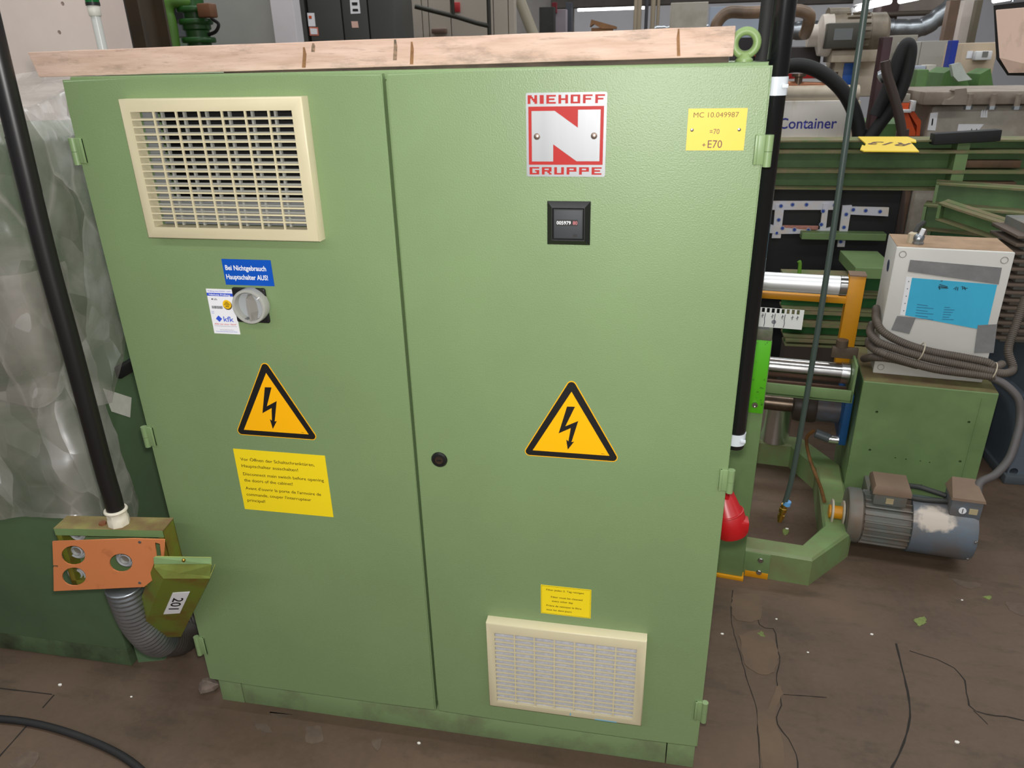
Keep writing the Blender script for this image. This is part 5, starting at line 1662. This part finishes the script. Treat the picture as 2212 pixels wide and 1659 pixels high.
# pump with motor on the container
pm = thing('pump_motor', 'grey flange-mounted pump motor standing on the tank container', 'motor', (0, 0, 0))
PY = 3.9
c0, c1 = at(1745, 72, y=PY), at(1905, 78, y=PY)
zc = (c0.z + c1.z)/2
rad = .112
MB().lathe([(rad*.55, 0), (rad*.55, .05), (rad*1.0, .07), (rad*1.05, .11), (rad*1.05, .13)], (c0.x, PY, zc), (1, 0, 0), 32).build('pump_flange', mat('pale_flange', (202, 192, 180), .5, var=.1), pm)
L = c1.x - c0.x
MB().lathe([(rad, .13), (rad, L*.80), (rad*1.02, L*.80), (rad*1.02, L), (rad*.8, L+.02)], (c0.x, PY, zc), (1, 0, 0), 36).build('motor_shell', mat('dusty_motor_shell', (128, 116, 98), .5, rgb2=(92, 84, 70), amt=.45, vscale=8), pm)
for k in range(18):
    mb = MB(); mb.T = Matrix.Translation((c0.x, PY, zc)) @ Matrix.Rotation(2*PI*k/18, 4, 'X')
    mb.box(.2, L*.78, -.004, .004, rad*.98, rad*1.1); mb.build('cooling_fin', MATS['dusty_motor_shell'], pm)
p = at(1825, 75, y=PY-.16)
MB().box(p.x-.10, p.x+.10, PY-rad-.05, PY-.05, zc-.075, zc+.06, .008).build('terminal_box', mat('dark_terminal', (70, 68, 58), .5), pm)
MB().box(p.x-.06, p.x+.04, PY-rad-.053, PY-rad-.05, zc-.03, zc+.03).build('type_plate', mat('grey_plate', (112, 116, 116), .4), pm)
q = at(1815, 32, y=PY)
MB().lathe([(.03, 0), (.04, .0), (.04, .12), (.03, .12)], (q.x-.07, PY, q.z), (1, .2, 0), 16).build('lifting_valve', MATS['dusty_motor_shell'], pm)
MB().lathe([(.05, 0), (.005, .10)], (q.x+.05, PY, q.z-.01), (1, 0, -.25), 16).build('white_cone', WHITE, pm)
b = rect(1790, 108, 1900, 122, PY)
MB().box(b[0], b[1], PY-.1, PY+.15, b[2]-.03, b[3], .005).build('motor_foot', MACHBEIGE, pm)
b = rect(1800, 122, 1890, 200, PY+.02)
a = rect(1560, 195, 1858, 318, CY); CTOP = a[3]-.06
MB().box(b[0], b[1], PY+.02, PY+.3, a[3]-.06, b[3], .01).build('pedestal', MACHBEIGE, pm)
b = rect(1822, 136, 1850, 183, PY)
MB().box(b[0], b[1], PY+.012, PY+.02, b[2], b[3], .002).build('blue_sign', mat('sign_blue', (34, 98, 190), .5, var=.1), pm, 'blue sign on the pedestal')
b = rect(1690, 100, 1775, 135, PY+.05)
MB().box(b[0]-.1, b[1], PY+.05, PY+.35, CTOP, b[3], .02).build('gear_housing', mat('dark_gear', (46, 38, 34), .6, var=.3), pm)
# bent brown pipe
bp_ = [at(1545, 70, y=3.7), at(1552, 45, y=3.7), at(1575, 27, y=3.7), at(1620, 27, y=3.7), at(1700, 24, y=3.7), at(1730, 24, y=3.7), at(1748, 34, y=3.7), at(1744, 60, y=3.75), at(1738, 75, y=3.8)]
bp_ = [V((bp_[0].x, 3.7, .0)), V((bp_[0].x, 3.7, bp_[0].z - .2))] + bp_
tag(MB().tube(smooth_path(bp_, 8), .034, 18).build('bent_pipe', mat('brown_pipe', (128, 104, 82), .45, rgb2=(82, 66, 50), amt=.4, vscale=5)), 'brown bent pipe arching over to the pump motor', 'pipe')
# black hoses
def hose(name, px, y, r, lab, m=None):
    P = [at(p[0], p[1], y=(p[2] if len(p) > 2 else y)) for p in px]
    return tag(MB().tube(smooth_path(P, 8), r, 14).build(name, m or RUBBER_MATT), lab, 'hose')
hose('black_hose', ((1640, 165), (1690, 146), (1735, 142), (1780, 160), (1815, 190), (1838, 225), (1852, 265), (1857, 300), (1857, 340), (1845, 900)), 3.3, .037, 'thick black hose arching from the cable down behind the sign')
hose('black_hose', ((1866, 320), (1895, 275), (1925, 235), (1948, 190), (1962, 140), (1966, 105), (1958, 96), (1944, 120), (1928, 165), (1912, 205), (1890, 250)), 3.25, .033, 'looped black hose standing upright between container and tank')
hose('black_hose', ((1912, 132), (1916, 160), (1930, 205), (1942, 250), (1950, 300), (1950, 340), (1915, 900)), 3.15, .024, 'slim black hose with brown end crossing the looped hose', mat('brown_black_hose', (66, 54, 48), .5))
p = at(1898, 170, y=3.3)
tag(MB().lathe([(.02, 0), (.035, .01), (.035, .05), (.03, .055), (.03, .09)], p, (.6, -.3, .4), 14).build('hose_coupling', GALV), 'shiny metal coupling at the crossing of the black hoses', 'coupling')
b = rect(1905, 80, 1925, 135, 3.6)
tag(MB().box(b[0], b[1], 3.6, 3.7, 0, b[3], .004).build('dark_red_post', mat('dark_red_post', (70, 40, 44), .6, var=.3)), 'dark red post behind the looped hose', 'post')
# orange bracket machine and green stand
og = thing('orange_bracket', 'orange steel bracket with white clamps beside the grey tank', 'bracket', (0, 0, 0))
YO = 3.5
P = [at(u, v, y=YO) for u, v in ((1944, 232), (1990, 262), (1988, 300), (1970, 300), (1975, 272), (1958, 275), (1964, 300), (1952, 300), (1946, 275))]
for pp in ([(1945, 246), (1960, 240), (1978, 285), (1976, 301), (1962, 301)], [(1964, 244), (1974, 240), (1990, 262), (1986, 301), (1978, 301), (1981, 272)]):
    MB().xz([(at(u, v, y=YO).x, at(u, v, y=YO).z) for u, v in pp], YO, YO+.08).build('bracket_arm', ORPAINT, og, smooth=0)
MB().box(*rect(1936, 203, 1966, 222, YO)[:2], YO, YO+.15, *rect(1936, 203, 1966, 222, YO)[2:], .004).build('head_block', MACHGREY, og)
MB().box(*rect(1942, 236, 1966, 243, YO)[:2], YO-.03, YO+.05, *rect(1942, 236, 1966, 243, YO)[2:], .004).build('clamp', WHITE, og)
MB().box(*rect(1966, 217, 1975, 240, YO)[:2], YO-.03, YO+.05, *rect(1966, 217, 1975, 240, YO)[2:], .004).build('clamp', WHITE, og)
MB().box(*rect(1940, 222, 1964, 238, YO)[:2], YO, YO+.1, *rect(1940, 222, 1964, 238, YO)[2:], .004).build('orange_head', ORPAINT, og)
b = rect(1955, 300, 1990, 310, YO)
MB().box(b[0], b[1], YO, YO+.2, 0, b[3]+.02, .004).build('pedestal', mat('brown_base', (104, 82, 66), .8), og)
gs = thing('green_machine_stand', 'green machine frame standing behind the orange bracket', 'machine', (0, 0, 0))
b = rect(1880, 195, 2030, 320, 4.2)
MB().box(b[0], b[1], 4.2, 4.7, 0, b[3]-.2, .01).build('base', mat('mid_green_paint', (84, 122, 62), .5, var=.2), gs)
b = rect(1968, 150, 1994, 300, 4.15)
MB().box(b[0], b[1], 4.15, 4.3, 0, b[3], .01).build('upright', MATS['mid_green_paint'], gs)
b = rect(2052, 128, 2160, 190, 4.6)
MB().box(b[0], b[1], 4.6, 5.2, 0, b[2], .02).build('bed', MATS['mid_green_paint'], gs)
mb = MB(); pts = [(2030, 190), (2040, 158), (2060, 146), (2085, 160), (2095, 190)]
mb.xz([(at(u, v, y=4.55).x, at(u, v, y=4.55).z) for u, v in pts], 4.55, 4.9); mb.build('shoulder', MATS['mid_green_paint'], gs, smooth=0)
mb = MB(); pts = [(2112, 190), (2118, 160), (2140, 148), (2146, 190)]
mb.xz([(at(u, v, y=4.55).x, at(u, v, y=4.55).z) for u, v in pts], 4.55, 4.8); mb.build('shoulder', MATS['mid_green_paint'], gs, smooth=0)
# grey tank with flange, bolts and torn stickers
gt = thing('grey_tank', 'grey steel tank with bolted lid flange and torn white stickers', 'tank', (0, 0, 0))
TY = 3.45
b = rect(2004, 226, 2330, 330, TY)
MB().box(b[0], b[1], TY, TY+.6, 0, b[3], .02).build('tank_wall', MACHGREY, gt)
b = rect(1996, 196, 2330, 226, TY-.05)
MB().box(b[0], b[1], TY-.05, TY+.65, b[2], b[3], .01).build('lid_flange', mat('flange_grey', (150, 138, 124), .6, rgb2=(116, 98, 84), amt=.42, vscale=6), gt)
for u in (2092, 2143, 2196):
    p = at(u, 218, y=TY-.07)
    o = MB().cyl((p.x, TY-.085, p.z-.03), (p.x, TY-.085, p.z+.035), .014, n=12).build('clamp_bolt', MATS['flange_grey'], gt)
    MB().lathe([(.022, 0), (.022, .018)], (p.x, TY-.085, p.z-.042), (0, 0, 1), 6).build('nut', GALV, o)
pts = [(2036, 226), (2046, 205), (2062, 192), (2085, 190), (2090, 226)]
MB().xz([(at(u, v, y=TY-.07).x, at(u, v, y=TY-.07).z) for u, v in pts], TY-.09, TY-.02).build('bearing_ear', MATS['flange_grey'], gt, smooth=0); ear = [q for q in gt.children if q.name.startswith('bearing_ear')][0]
p = at(2051, 204, y=TY-.09)
carve(ear, MB().cyl((p.x, TY-.12, p.z), (p.x, TY-.03, p.z), .026, n=18))
def tpoly(px, m, name, label=None):
    MB().xz([(at(u, v, y=TY).x, at(u, v, y=TY).z) for u, v in px], TY-.004, TY).build(name, m, gt, label, smooth=0)
tpoly([(2070, 268), (2125, 268), (2118, 276), (2108, 290), (2134, 292), (2064, 300)], PAPER, 'torn_sticker', 'torn white sticker with red hand print')
for i in range(6):
    u = 2090 + i*3.6
    tpoly([(u, 284 - (i % 3)*3), (u+2, 284 - (i % 3)*3), (u+2, 297), (u, 297)], REDINK, 'red_print')
tpoly([(2010, 244), (2026, 243), (2020, 282), (2003, 281)], PAPER, 'torn_sticker')
tpoly([(2013, 256), (2016, 256), (2014, 271), (2011, 271)], REDINK, 'red_print')
for k in (0, 5, 10):
    tpoly([(2119+k, 240), (2123+k, 236), (2122+k, 254), (2117+k, 254)], PAPER, 'torn_sticker')

# hanging rusty board at the right edge
c1_, c2_, c3_, c4_ = [at(u, v, y=y) for u, v, y in ((2146, 12, 1.62), (2290, -6, 1.5), (2290, 165, 1.5), (2176, 163, 1.62))]
RBn = (c2_-c1_).cross(c4_-c1_).normalized()
if RBn.y > 0: RBn = -RBn
rb = thing('rusty_board', 'rust-streaked pinkish board with black rubber edge at the hall side', 'board', c1_)
mb = MB()
k = V((.002, 0, 0))
pts = [c1_, c2_, c3_, c4_, at(2152, 128, y=1.62)]
ctr = sum(pts, V())/5
mb.poly([p - c1_ for p in pts], -RBn*.02); mb.build('rubber_edge', RUBBER_MATT, rb, smooth=0)
pts2 = [at(2152, 22, y=1.61), c2_ + V((0, 0, -.02)), at(2290, 155, y=1.5), at(2180, 157, y=1.61), at(2160, 124, y=1.61)]
mb = MB(); mb.poly([p - c1_ + RBn*.003 for p in pts2], -RBn*.008); mb.build('board_face', RUST, rb, smooth=0)
zt_ = c2_.z
MB().tube([(.06, 0.02, .0), (.06, 0.02, 4.3 - c1_.z)], .006, 8).build('hanger_wire', GALV, rb)

# ------------------------------------------------------------------ far hall
def far(name, u0, v0, u1, v1, y, dp, m, lab, cat, z0=None, group=None, bev=.004):
    a = rect(u0, v0, u1, v1, y)
    return tag(MB().box(a[0], a[1], y, y+dp, a[2] if z0 is None else z0, a[3], bev).build(name, m, smooth=0), lab, cat, group)
# silver duct
P = [at(u, v, y=9.0) for u, v in ((1880, 62), (1920, 62), (1975, 62), (2000, 55), (2020, 42), (2045, 22), (2060, 10), (2080, -10))]
P = [V((P[0].x - 2.5, 9.0, P[0].z))] + P
pth = resample(smooth_path(P, 8), .03)
tag(MB().tube(pth, .10, 20, rf=lambda i: .105 if i % 5 else .095).build('air_duct', GALV), 'ribbed silver air duct bending upwards below the ceiling', 'duct')
# fluorescent lamps
def emis(name, col, s):
    m = bpy.data.materials.new(name); m.use_nodes = True
    b = m.node_tree.nodes['Principled BSDF']
    b.inputs['Base Color'].default_value = (.9, .9, .9, 1)
    b.inputs['Emission Color'].default_value = (*col, 1); b.inputs['Emission Strength'].default_value = s
    return m
TUBE = emis('lit_tube', (1.0, 1.0, 1.0), 4.0)
def lamp(pa, pb, lab):
    t = thing('tube_lamp', lab, 'lamp', pa)
    d = pb - pa
    MB().cyl((0, 0, 0), d, .028, n=12).build('lit_tube', TUBE, t)
    u = d.normalized(); s = V((-u.y, u.x, 0)).normalized()*.06
    mb = MB()
    mb.loft([[-s + V((0, 0, .04)), s + V((0, 0, .04)), s + V((0, 0, .10)), -s + V((0, 0, .10))], [d - s + V((0, 0, .04)), d + s + V((0, 0, .04)), d + s + V((0, 0, .10)), d - s + V((0, 0, .10))]])
    mb.build('reflector', WHITE, t, smooth=0)
    for f in (.15, .85):
        h = 4.3 - (pa.z + d.z*f)
        MB().cyl(d*f + V((0, 0, .1)), d*f + V((0, 0, h)), .006, n=6).build('hanger', GALV, t)
lamp(at(1248, 21, y=13.8), at(1392, 16, y=13.8), 'long lit tube lamp hanging before the white back wall')
lamp(at(1852, 19, y=9.8), at(1921, 3, y=8.0), 'lit tube lamp above the grey pump motor')
lamp(at(1945, 2, y=8.6), at(1985, -7, y=7.4), 'lit tube lamp near the ceiling above the looped hose')
lamp(at(2148, 1, y=9.5), at(2210, -10, y=8.5), 'lit tube lamp above the rusty board')
# dark gantry beams under the ceiling
for v0, v1, y, lab in ((-12, 10, 12.0, 'dark steel girder under the ceiling, nearest the lit back wall'), (-30, 6, 10.0, 'dark steel girder under the ceiling above the pump motor')):
    a = rect(1190 if y > 11 else 1700, v0, 1700 if y > 11 else 2000, v1, y)
    tag(MB().box(a[0], a[1], y, y+.2, a[2], 4.3, .01).build('ceiling_girder', mat('dark_girder', (74, 68, 62), .7, var=.2), smooth=0), lab, 'girder')
oc = thing('overhead_crane_box', 'dark red-brown overhead machine block with grey panel below the ceiling', 'machine', (0, 0, 0))
a = rect(1908, -60, 1946, 44, 9.35)
MB().box(a[0], a[1], 9.35, 9.75, a[2], 4.3, .01).build('drive_block', mat('dark_redbrown', (62, 42, 38), .7, var=.3, vscale=4), oc, smooth=0)
a = rect(1946, -60, 2088, 24, 9.4)
MB().box(a[0], a[1], 9.4, 9.7, a[2], 4.3, .01).build('side_panel', mat('brown_grey_panel', (128, 116, 108), .7, var=.15, vscale=3), oc, smooth=0)
a = rect(1900, 24, 2090, 32, 9.3)
MB().cyl((a[0], 9.33, (a[2]+a[3])/2), (a[1], 9.33, (a[2]+a[3])/2), .03, n=12).build('cross_pipe', mat('dark_cross_pipe', (70, 60, 50), .6), oc)
# column and posts before the back wall
far('hall_post', 2040, 0, 2062, 140, 8.0, .12, mat('brown_post', (104, 82, 64), .6, var=.15), 'brown steel post right of the air duct', 'post', 0)
far('hall_post', 2070, 0, 2092, 140, 8.4, .12, mat('pale_post', (196, 186, 176), .6, var=.05), 'pale steel post beside the brown post', 'post', 0)
far('hall_post', 2098, 0, 2110, 140, 8.2, .10, mat('olive_post', (96, 88, 70), .6), 'slim olive post right of the pale post', 'post', 0)
far('grey_cabinet', 1988, 88, 2062, 135, 6.0, .5, mat('pale_grey_cabinet', (176, 174, 166), .5, var=.05), 'flat grey switch cabinet below the air duct', 'cabinet', 0)
far('grey_cabinet', 1972, 90, 1987, 136, 6.0, .5, MATS['pale_grey_cabinet'], 'narrow grey cabinet beside the flat grey one', 'cabinet', 0)
far('grey_cabinet', 1925, 76, 1978, 140, 6.6, .4, mat('beige_grey_cab', (178, 172, 158), .5, var=.05), 'beige cabinet behind the looped black hose', 'cabinet', 0)
q = thing('beige_switchboard', 'beige switchboard with a small display before the posts', 'cabinet', (0, 0, 0))
a = rect(2074, 92, 2150, 170, 5.4)
MB().box(a[0], a[1], 5.4, 5.8, 0, a[3], .01).build('board_body', mat('beige_board', (198, 178, 150), .6, var=.08), q)
a = rect(2102, 110, 2138, 130, 5.38)
MB().box(a[0], a[1], 5.33, 5.40, a[2], a[3], .01).build('display', WHITE, q)
a = rect(2122, 111, 2134, 123, 5.33)
MB().box(a[0], a[1], 5.325, 5.33, a[2], a[3]).build('screen', mat('screen_grey', (120, 118, 112), .4), q)
a = rect(2088, 110, 2100, 126, 5.4)
MB().box(a[0], a[1], 5.395, 5.40, a[2], a[3]).build('paper_note', PAPER, q)
far('blue_box', 2056, 87, 2070, 107, 5.2, .1, mat('deep_blue', (24, 50, 150), .5), 'small deep blue box beside the brown post', 'box', 0)
for i, (u0, v0, u1, v1, m, lab) in enumerate(((1962, 145, 1974, 175, WHITE, 'white canister at the far end of the workbench'), (1978, 142, 1998, 172, mat('pale_blue_box', (176, 182, 196), .6), 'pale blue carton on the far workbench'),
        (2000, 140, 2020, 172, mat('cream_carton', (206, 200, 186), .6), 'cream carton standing on the far workbench'), (2036, 150, 2050, 164, mat('grey_bottle', (150, 160, 170), .5), 'grey tin on the green machine bed'))):
    far('carton', u0, v0, u1, v1, 5.3, .15, m, lab, 'box')
far('workbench', 1956, 172, 2030, 182, 5.25, .5, mat('bench_brown', (110, 92, 76), .7, var=.2), 'brown workbench carrying cartons behind the green frame', 'workbench', 0)
b = rect(1953, 160, 1960, 190, 4.1)
tag(MB().cyl((b[0]+.02, 4.14, b[2]), (b[1]-.02, 4.14, b[3]), .02, n=10).build('yellow_rod', mat('yellow_rod', (230, 160, 20), .5)), 'short yellow rod fixed beside the green upright', 'rod')
P = [at(u, v, y=4.45) for u, v in ((2055, 140), (2075, 135), (2088, 160), (2100, 172), (2070, 176), (2060, 165))]
mb = MB(); mb.poly(P, (0, .05, 0))
tag(mb.build('plastic_bag', mat('milky_plastic', (200, 206, 196), .3, var=.15), smooth=0), 'crumpled milky plastic bag on the green machine', 'bag')

# -------- far left: dark window, green pump, grey panels, dark cabinets, handrail
far('wall_board', 440, -60, 590, 120, 4.6, .06, mat('grey_panel', (166, 166, 160), .55, var=.06, vscale=2), 'plain grey wall panel beside the green pump', 'panel', 0)
far('white_post', 585, -80, 634, 120, 4.5, .12, mat('white_post', (214, 210, 212), .5, var=.03), 'wide white post between grey panel and dark cabinets', 'post', 0)
dc = thing('dark_cabinet_row', 'row of dark grey switch cabinets with white stickers', 'cabinet', (0, 0, 0))
DG = mat('dark_grey_enamel', (64, 64, 60), .45, var=.1, vscale=2)
for u0, u1 in ((622, 662), (663, 735), (737, 792), (794, 850)):
    a = rect(u0, -120, u1, 120, 5.2 if u0 > 650 else 5.25)
    MB().box(a[0], a[1]-.004, 5.2, 5.7, 0, 2.3, .004).build('cabinet_door', DG, dc)
def dsticker(px, y, m, lab=None):
    P = [at(u, v, y=y) for u, v in px]
    return MB().xz([(p.x, p.z) for p in P], y-.004, y).build('sticker', m, dc, lab, smooth=0)
dsticker([(664, 28), (679, 28), (682, 57), (667, 57)], 5.2, PAPER, 'white sticker')
dsticker([(668, 58), (687, 59), (689, 77), (670, 77)], 5.2, mat('red_rim_sticker', (206, 120, 100), .5))
dsticker([(670, 61), (685, 62), (686, 74), (672, 74)], 5.195, PAPER)
dsticker([(756, 0), (776, -1), (779, 29), (758, 30)], 5.2, PAPER, 'white notice with two lines of print')
dsticker([(760, 5), (772, 5), (772, 11), (761, 11)], 5.195, INK)
dsticker([(762, 19), (773, 19), (774, 24), (762, 24)], 5.195, INK)
dsticker([(759, 46), (773, 46), (775, 60), (761, 60)], 5.2, mat('pink_note', (216, 176, 160), .6))
dsticker([(667, 34), (673, 34), (673, 40), (668, 40)], 5.195, ORPAINT)
# beige panel wall behind with a handrail
a0 = at(846, 40, y=7.0).x; a1 = at(1112, 40, y=7.0).x
pw = thing('panel_wall', 'beige partition of upright panels behind the handrail', 'partition', (0, 0, 0))
xs_ = [at(u, 40, y=7.0).x for u in (846, 912, 926, 974, 1056, 1066, 1098, 1112)]
for q0, q1 in zip(xs_, xs_[1:]):
    MB().box(q0+.004, q1-.004, 7.0, 7.08, 0, 4.2, .004).build('panel', WALLG, pw, smooth=0)
MB().box(a0, a1, 7.04, 7.1, 0, 4.25).build('panel_backing', WALLG, pw, smooth=0)
hr = thing('handrail', 'dark sloping handrail with post before the beige partition', 'handrail', (0, 0, 0))
HR = mat('dark_green_rail', (44, 42, 32), .5)
MB().tube([at(897, 14, y=6.6), at(985, 36, y=6.6), at(1030, 50, y=6.6), at(1056, 56, y=6.6)], .022, 12).build('rail', HR, hr)
p = at(1056, 30, y=6.6)
MB().cyl((p.x, 6.6, 0), (p.x, 6.6, 3.2), .02, n=12).build('rail_post', HR, hr)
p0 = at(976, 0, y=6.6); p1 = at(979, 33, y=6.6)
MB().cyl((p0.x, 6.6, 3.2), (p1.x, 6.6, p1.z), .018, n=12).build('hanger_post', HR, hr)
MB().tube([(p0.x-.05, 6.6, 3.19), (p.x+.03, 6.6, 3.19)], .02, 10).build('upper_rail', HR, hr)
a = rect(977, 5, 993, 26, 6.98)
tag(MB().box(a[0], a[1], 6.975, 7.002, a[2], a[3], .003).build('red_sign', mat('fire_red', (176, 36, 40), .5)), 'small red fire sign on the beige partition', 'sign')
a = rect(933, 62, 963, 72, 6.95)
tag(MB().box(a[0], a[1], 6.93, 7.002, a[2], a[3], .003).build('brown_plate', mat('brown_plate', (110, 86, 74), .6)), 'low brown plate on the beige partition', 'plate')
# things between the partition and the white back wall
far('wall_section', 1108, -60, 1240, 120, 12.5, .1, mat('grey_wall_paint', (158, 154, 150), .8, var=.08), 'grey wall section beyond the partition', 'panel', 0)
P0_, P1_ = at(1118, -12, y=9.0), at(1158, 90, y=9.0)
tag(MB().cyl((P0_.x, 9.0, P0_.z), (P1_.x + (P1_.x-P0_.x)*.2, 9.0, P1_.z - (P0_.z-P1_.z)*.2), .07, n=16).build('sloping_pipe', mat('pale_beige_pipe', (176, 168, 146), .4)), 'pale sloping pipe left of the red valve', 'pipe')
far('dark_stand', 1165, 15, 1196, 110, 9.5, .2, mat('dark_stand', (62, 62, 60), .6, var=.2), 'dark machine stand beside the sloping pipe', 'stand', 0)
far('red_valve', 1192, 5, 1202, 28, 9.92, .085, mat('valve_red', (130, 30, 40), .5), 'dark red valve box above the dark stand', 'valve')
far('lilac_column', 1196, 20, 1222, 110, 10.0, .2, mat('lilac_column', (170, 160, 168), .6), 'pale lilac column left of the white wall', 'column', 0)
far('dark_column', 1222, 5, 1234, 110, 10.5, .2, mat('slate_column', (70, 74, 82), .6), 'slim slate grey column at the edge of the white wall', 'column', 0)
P = [at(u, v, y=10.5) for u, v in ((1274, 58), (1277, 42), (1331, 57), (1331, 62), (1300, 62), (1282, 52))]
mb = MB(); mb.xz([(p.x, p.z) for p in P], 10.5, 10.7); mb.box(P[0].x+.02, P[2].x-.05, 10.52, 10.68, 0, min(p.z for p in P)+.02)
tag(mb.build('wooden_angle', mat('brown_angle', (170, 122, 78), .6, var=.2), smooth=0), 'brown angled sheet before the white back wall', 'sheet')
for i, u in enumerate((1372, 1380, 1396, 1410, 1421)):
    p = at(u, 40, y=11.0 + i*.15)
    tag(MB().cyl((p.x, p.y, 0), (p.x, p.y, 4.3), .025 + .012*(i % 2), n=10).build('thin_pipe', [mat('thin_beige_pipe', (160, 146, 124), .5), mat('thin_dark_pipe', (66, 66, 70), .5)][i in (2,)]),
        ['thin vertical beige pipe, first from the wooden angle', 'second thin vertical pipe behind the plank', 'dark thin vertical pipe in the pipe group', 'wide white vertical pipe in the pipe group', 'thin vertical pipe nearest the grey switch box'][i], 'pipe', 'vertical pipes before the back wall')
far('grey_switch_box', 1446, 5, 1526, 120, 6.5, .4, mat('grey_switch_box', (196, 190, 176), .5, rgb2=(170, 160, 142), amt=.4, vscale=5), 'pale grey switch box above the right half of the plank', 'box', 0)
far('background_screen', 1530, 12, 1690, 120, 8.5, .05, mat('blue_grey_haze', (158, 168, 182), .6, var=.06, vscale=1.5), 'blue-grey screen for the hazy far background behind the bent pipe', 'screen', 0)  # hazy blue of the far background put into a flat screen's colour
far('dark_base_machine', 1590, 80, 1690, 135, 5.2, .6, mat('dark_machine', (34, 32, 34), .6, var=.3), 'dark machine block behind the lifting eye', 'machine', 0)
far('red_block', 1636, 92, 1690, 122, 5.0, .21, mat('bright_red_block', (200, 36, 20), .5), 'red box before the dark machine block', 'box')
# green pump and dark window on the far left
WIN = mat('dark_window_glass', (40, 44, 46), .12)
a = rect(292, -80, 445, 52, 5.2)
wn = thing('dark_window', 'dark window glass behind the green pump', 'window', (0, 0, 0))
MB().box(a[0], a[1], 5.2, 5.23, a[2], 3.0).build('pane', WIN, wn, smooth=0)
MB().box(a[0]-.04, a[0], 5.17, 5.25, 0, 3.0).build('frame', mat('window_frame', (100, 106, 108), .5), wn, smooth=0)
MB().box(a[0], a[1], 5.17, 5.25, a[2]-.10, a[2]).build('frame', MATS['window_frame'], wn, smooth=0)
MB().box(a[0], a[1], 5.18, 5.24, 0, a[2]-.10).build('parapet', mat('pale_green_parapet', (126, 146, 124), .6, var=.05), wn, smooth=0)
p = at(344, 50, y=5.1)
MB().box(p.x-.03, p.x+.03, 5.1, 5.16, 0, 3.0).build('mullion', mat('dark_mullion', (44, 48, 46), .5), wn, smooth=0)
gp = thing('green_pump', 'dark green pump with bent pipe standing behind the plank', 'pump', (0, 0, 0))
PG = mat('pump_green', (34, 88, 30), .4, var=.2, vscale=6)
YP_ = 4.2
c = at(425, 60, y=YP_)
MB().lathe([(.085, 0), (.085, c.z-.02), (.10, c.z-.01), (.10, c.z+.04), (.078, c.z+.05), (.078, c.z+.30), (.09, c.z+.31), (.09, c.z+.5)], (c.x, YP_, 0), (0, 0, 1), 24).build('pump_body', PG, gp)
for dz in (-.10, .02, .10):
    MB().lathe([(.115, c.z+dz), (.12, c.z+dz+.008), (.12, c.z+dz+.028), (.115, c.z+dz+.036)], (c.x, YP_, 0), (0, 0, 1), 24).build('flange_ring', PG, gp)
p1 = at(372, 90, y=YP_-.12)
MB().tube(smooth_path([(p1.x, YP_-.12, 0), (p1.x, YP_-.12, p1.z-.3), at(370, 60, y=YP_-.12), at(362, 25, y=YP_-.12), at(368, 6, y=YP_-.11), at(390, 2, y=YP_-.08), at(425, 6, y=YP_)], 8), .045, 16).build('bent_pipe', mat('pipe_green', (84, 128, 48), .45, var=.15), gp)
MB().tube(smooth_path([at(445, 20, y=YP_), at(458, 40, y=YP_), at(472, 52, y=YP_), at(466, 68, y=YP_), at(450, 75, y=YP_)], 6), .012, 8).build('lead', RUBBER_MATT, gp)
a = at(447, 28, y=YP_-.1)
MB().box(a.x-.05, a.x+.05, YP_-.14, YP_-.04, a.z-.03, a.z+.06, .01).build('dark_valve', mat('brown_valve', (110, 72, 44), .6), gp)
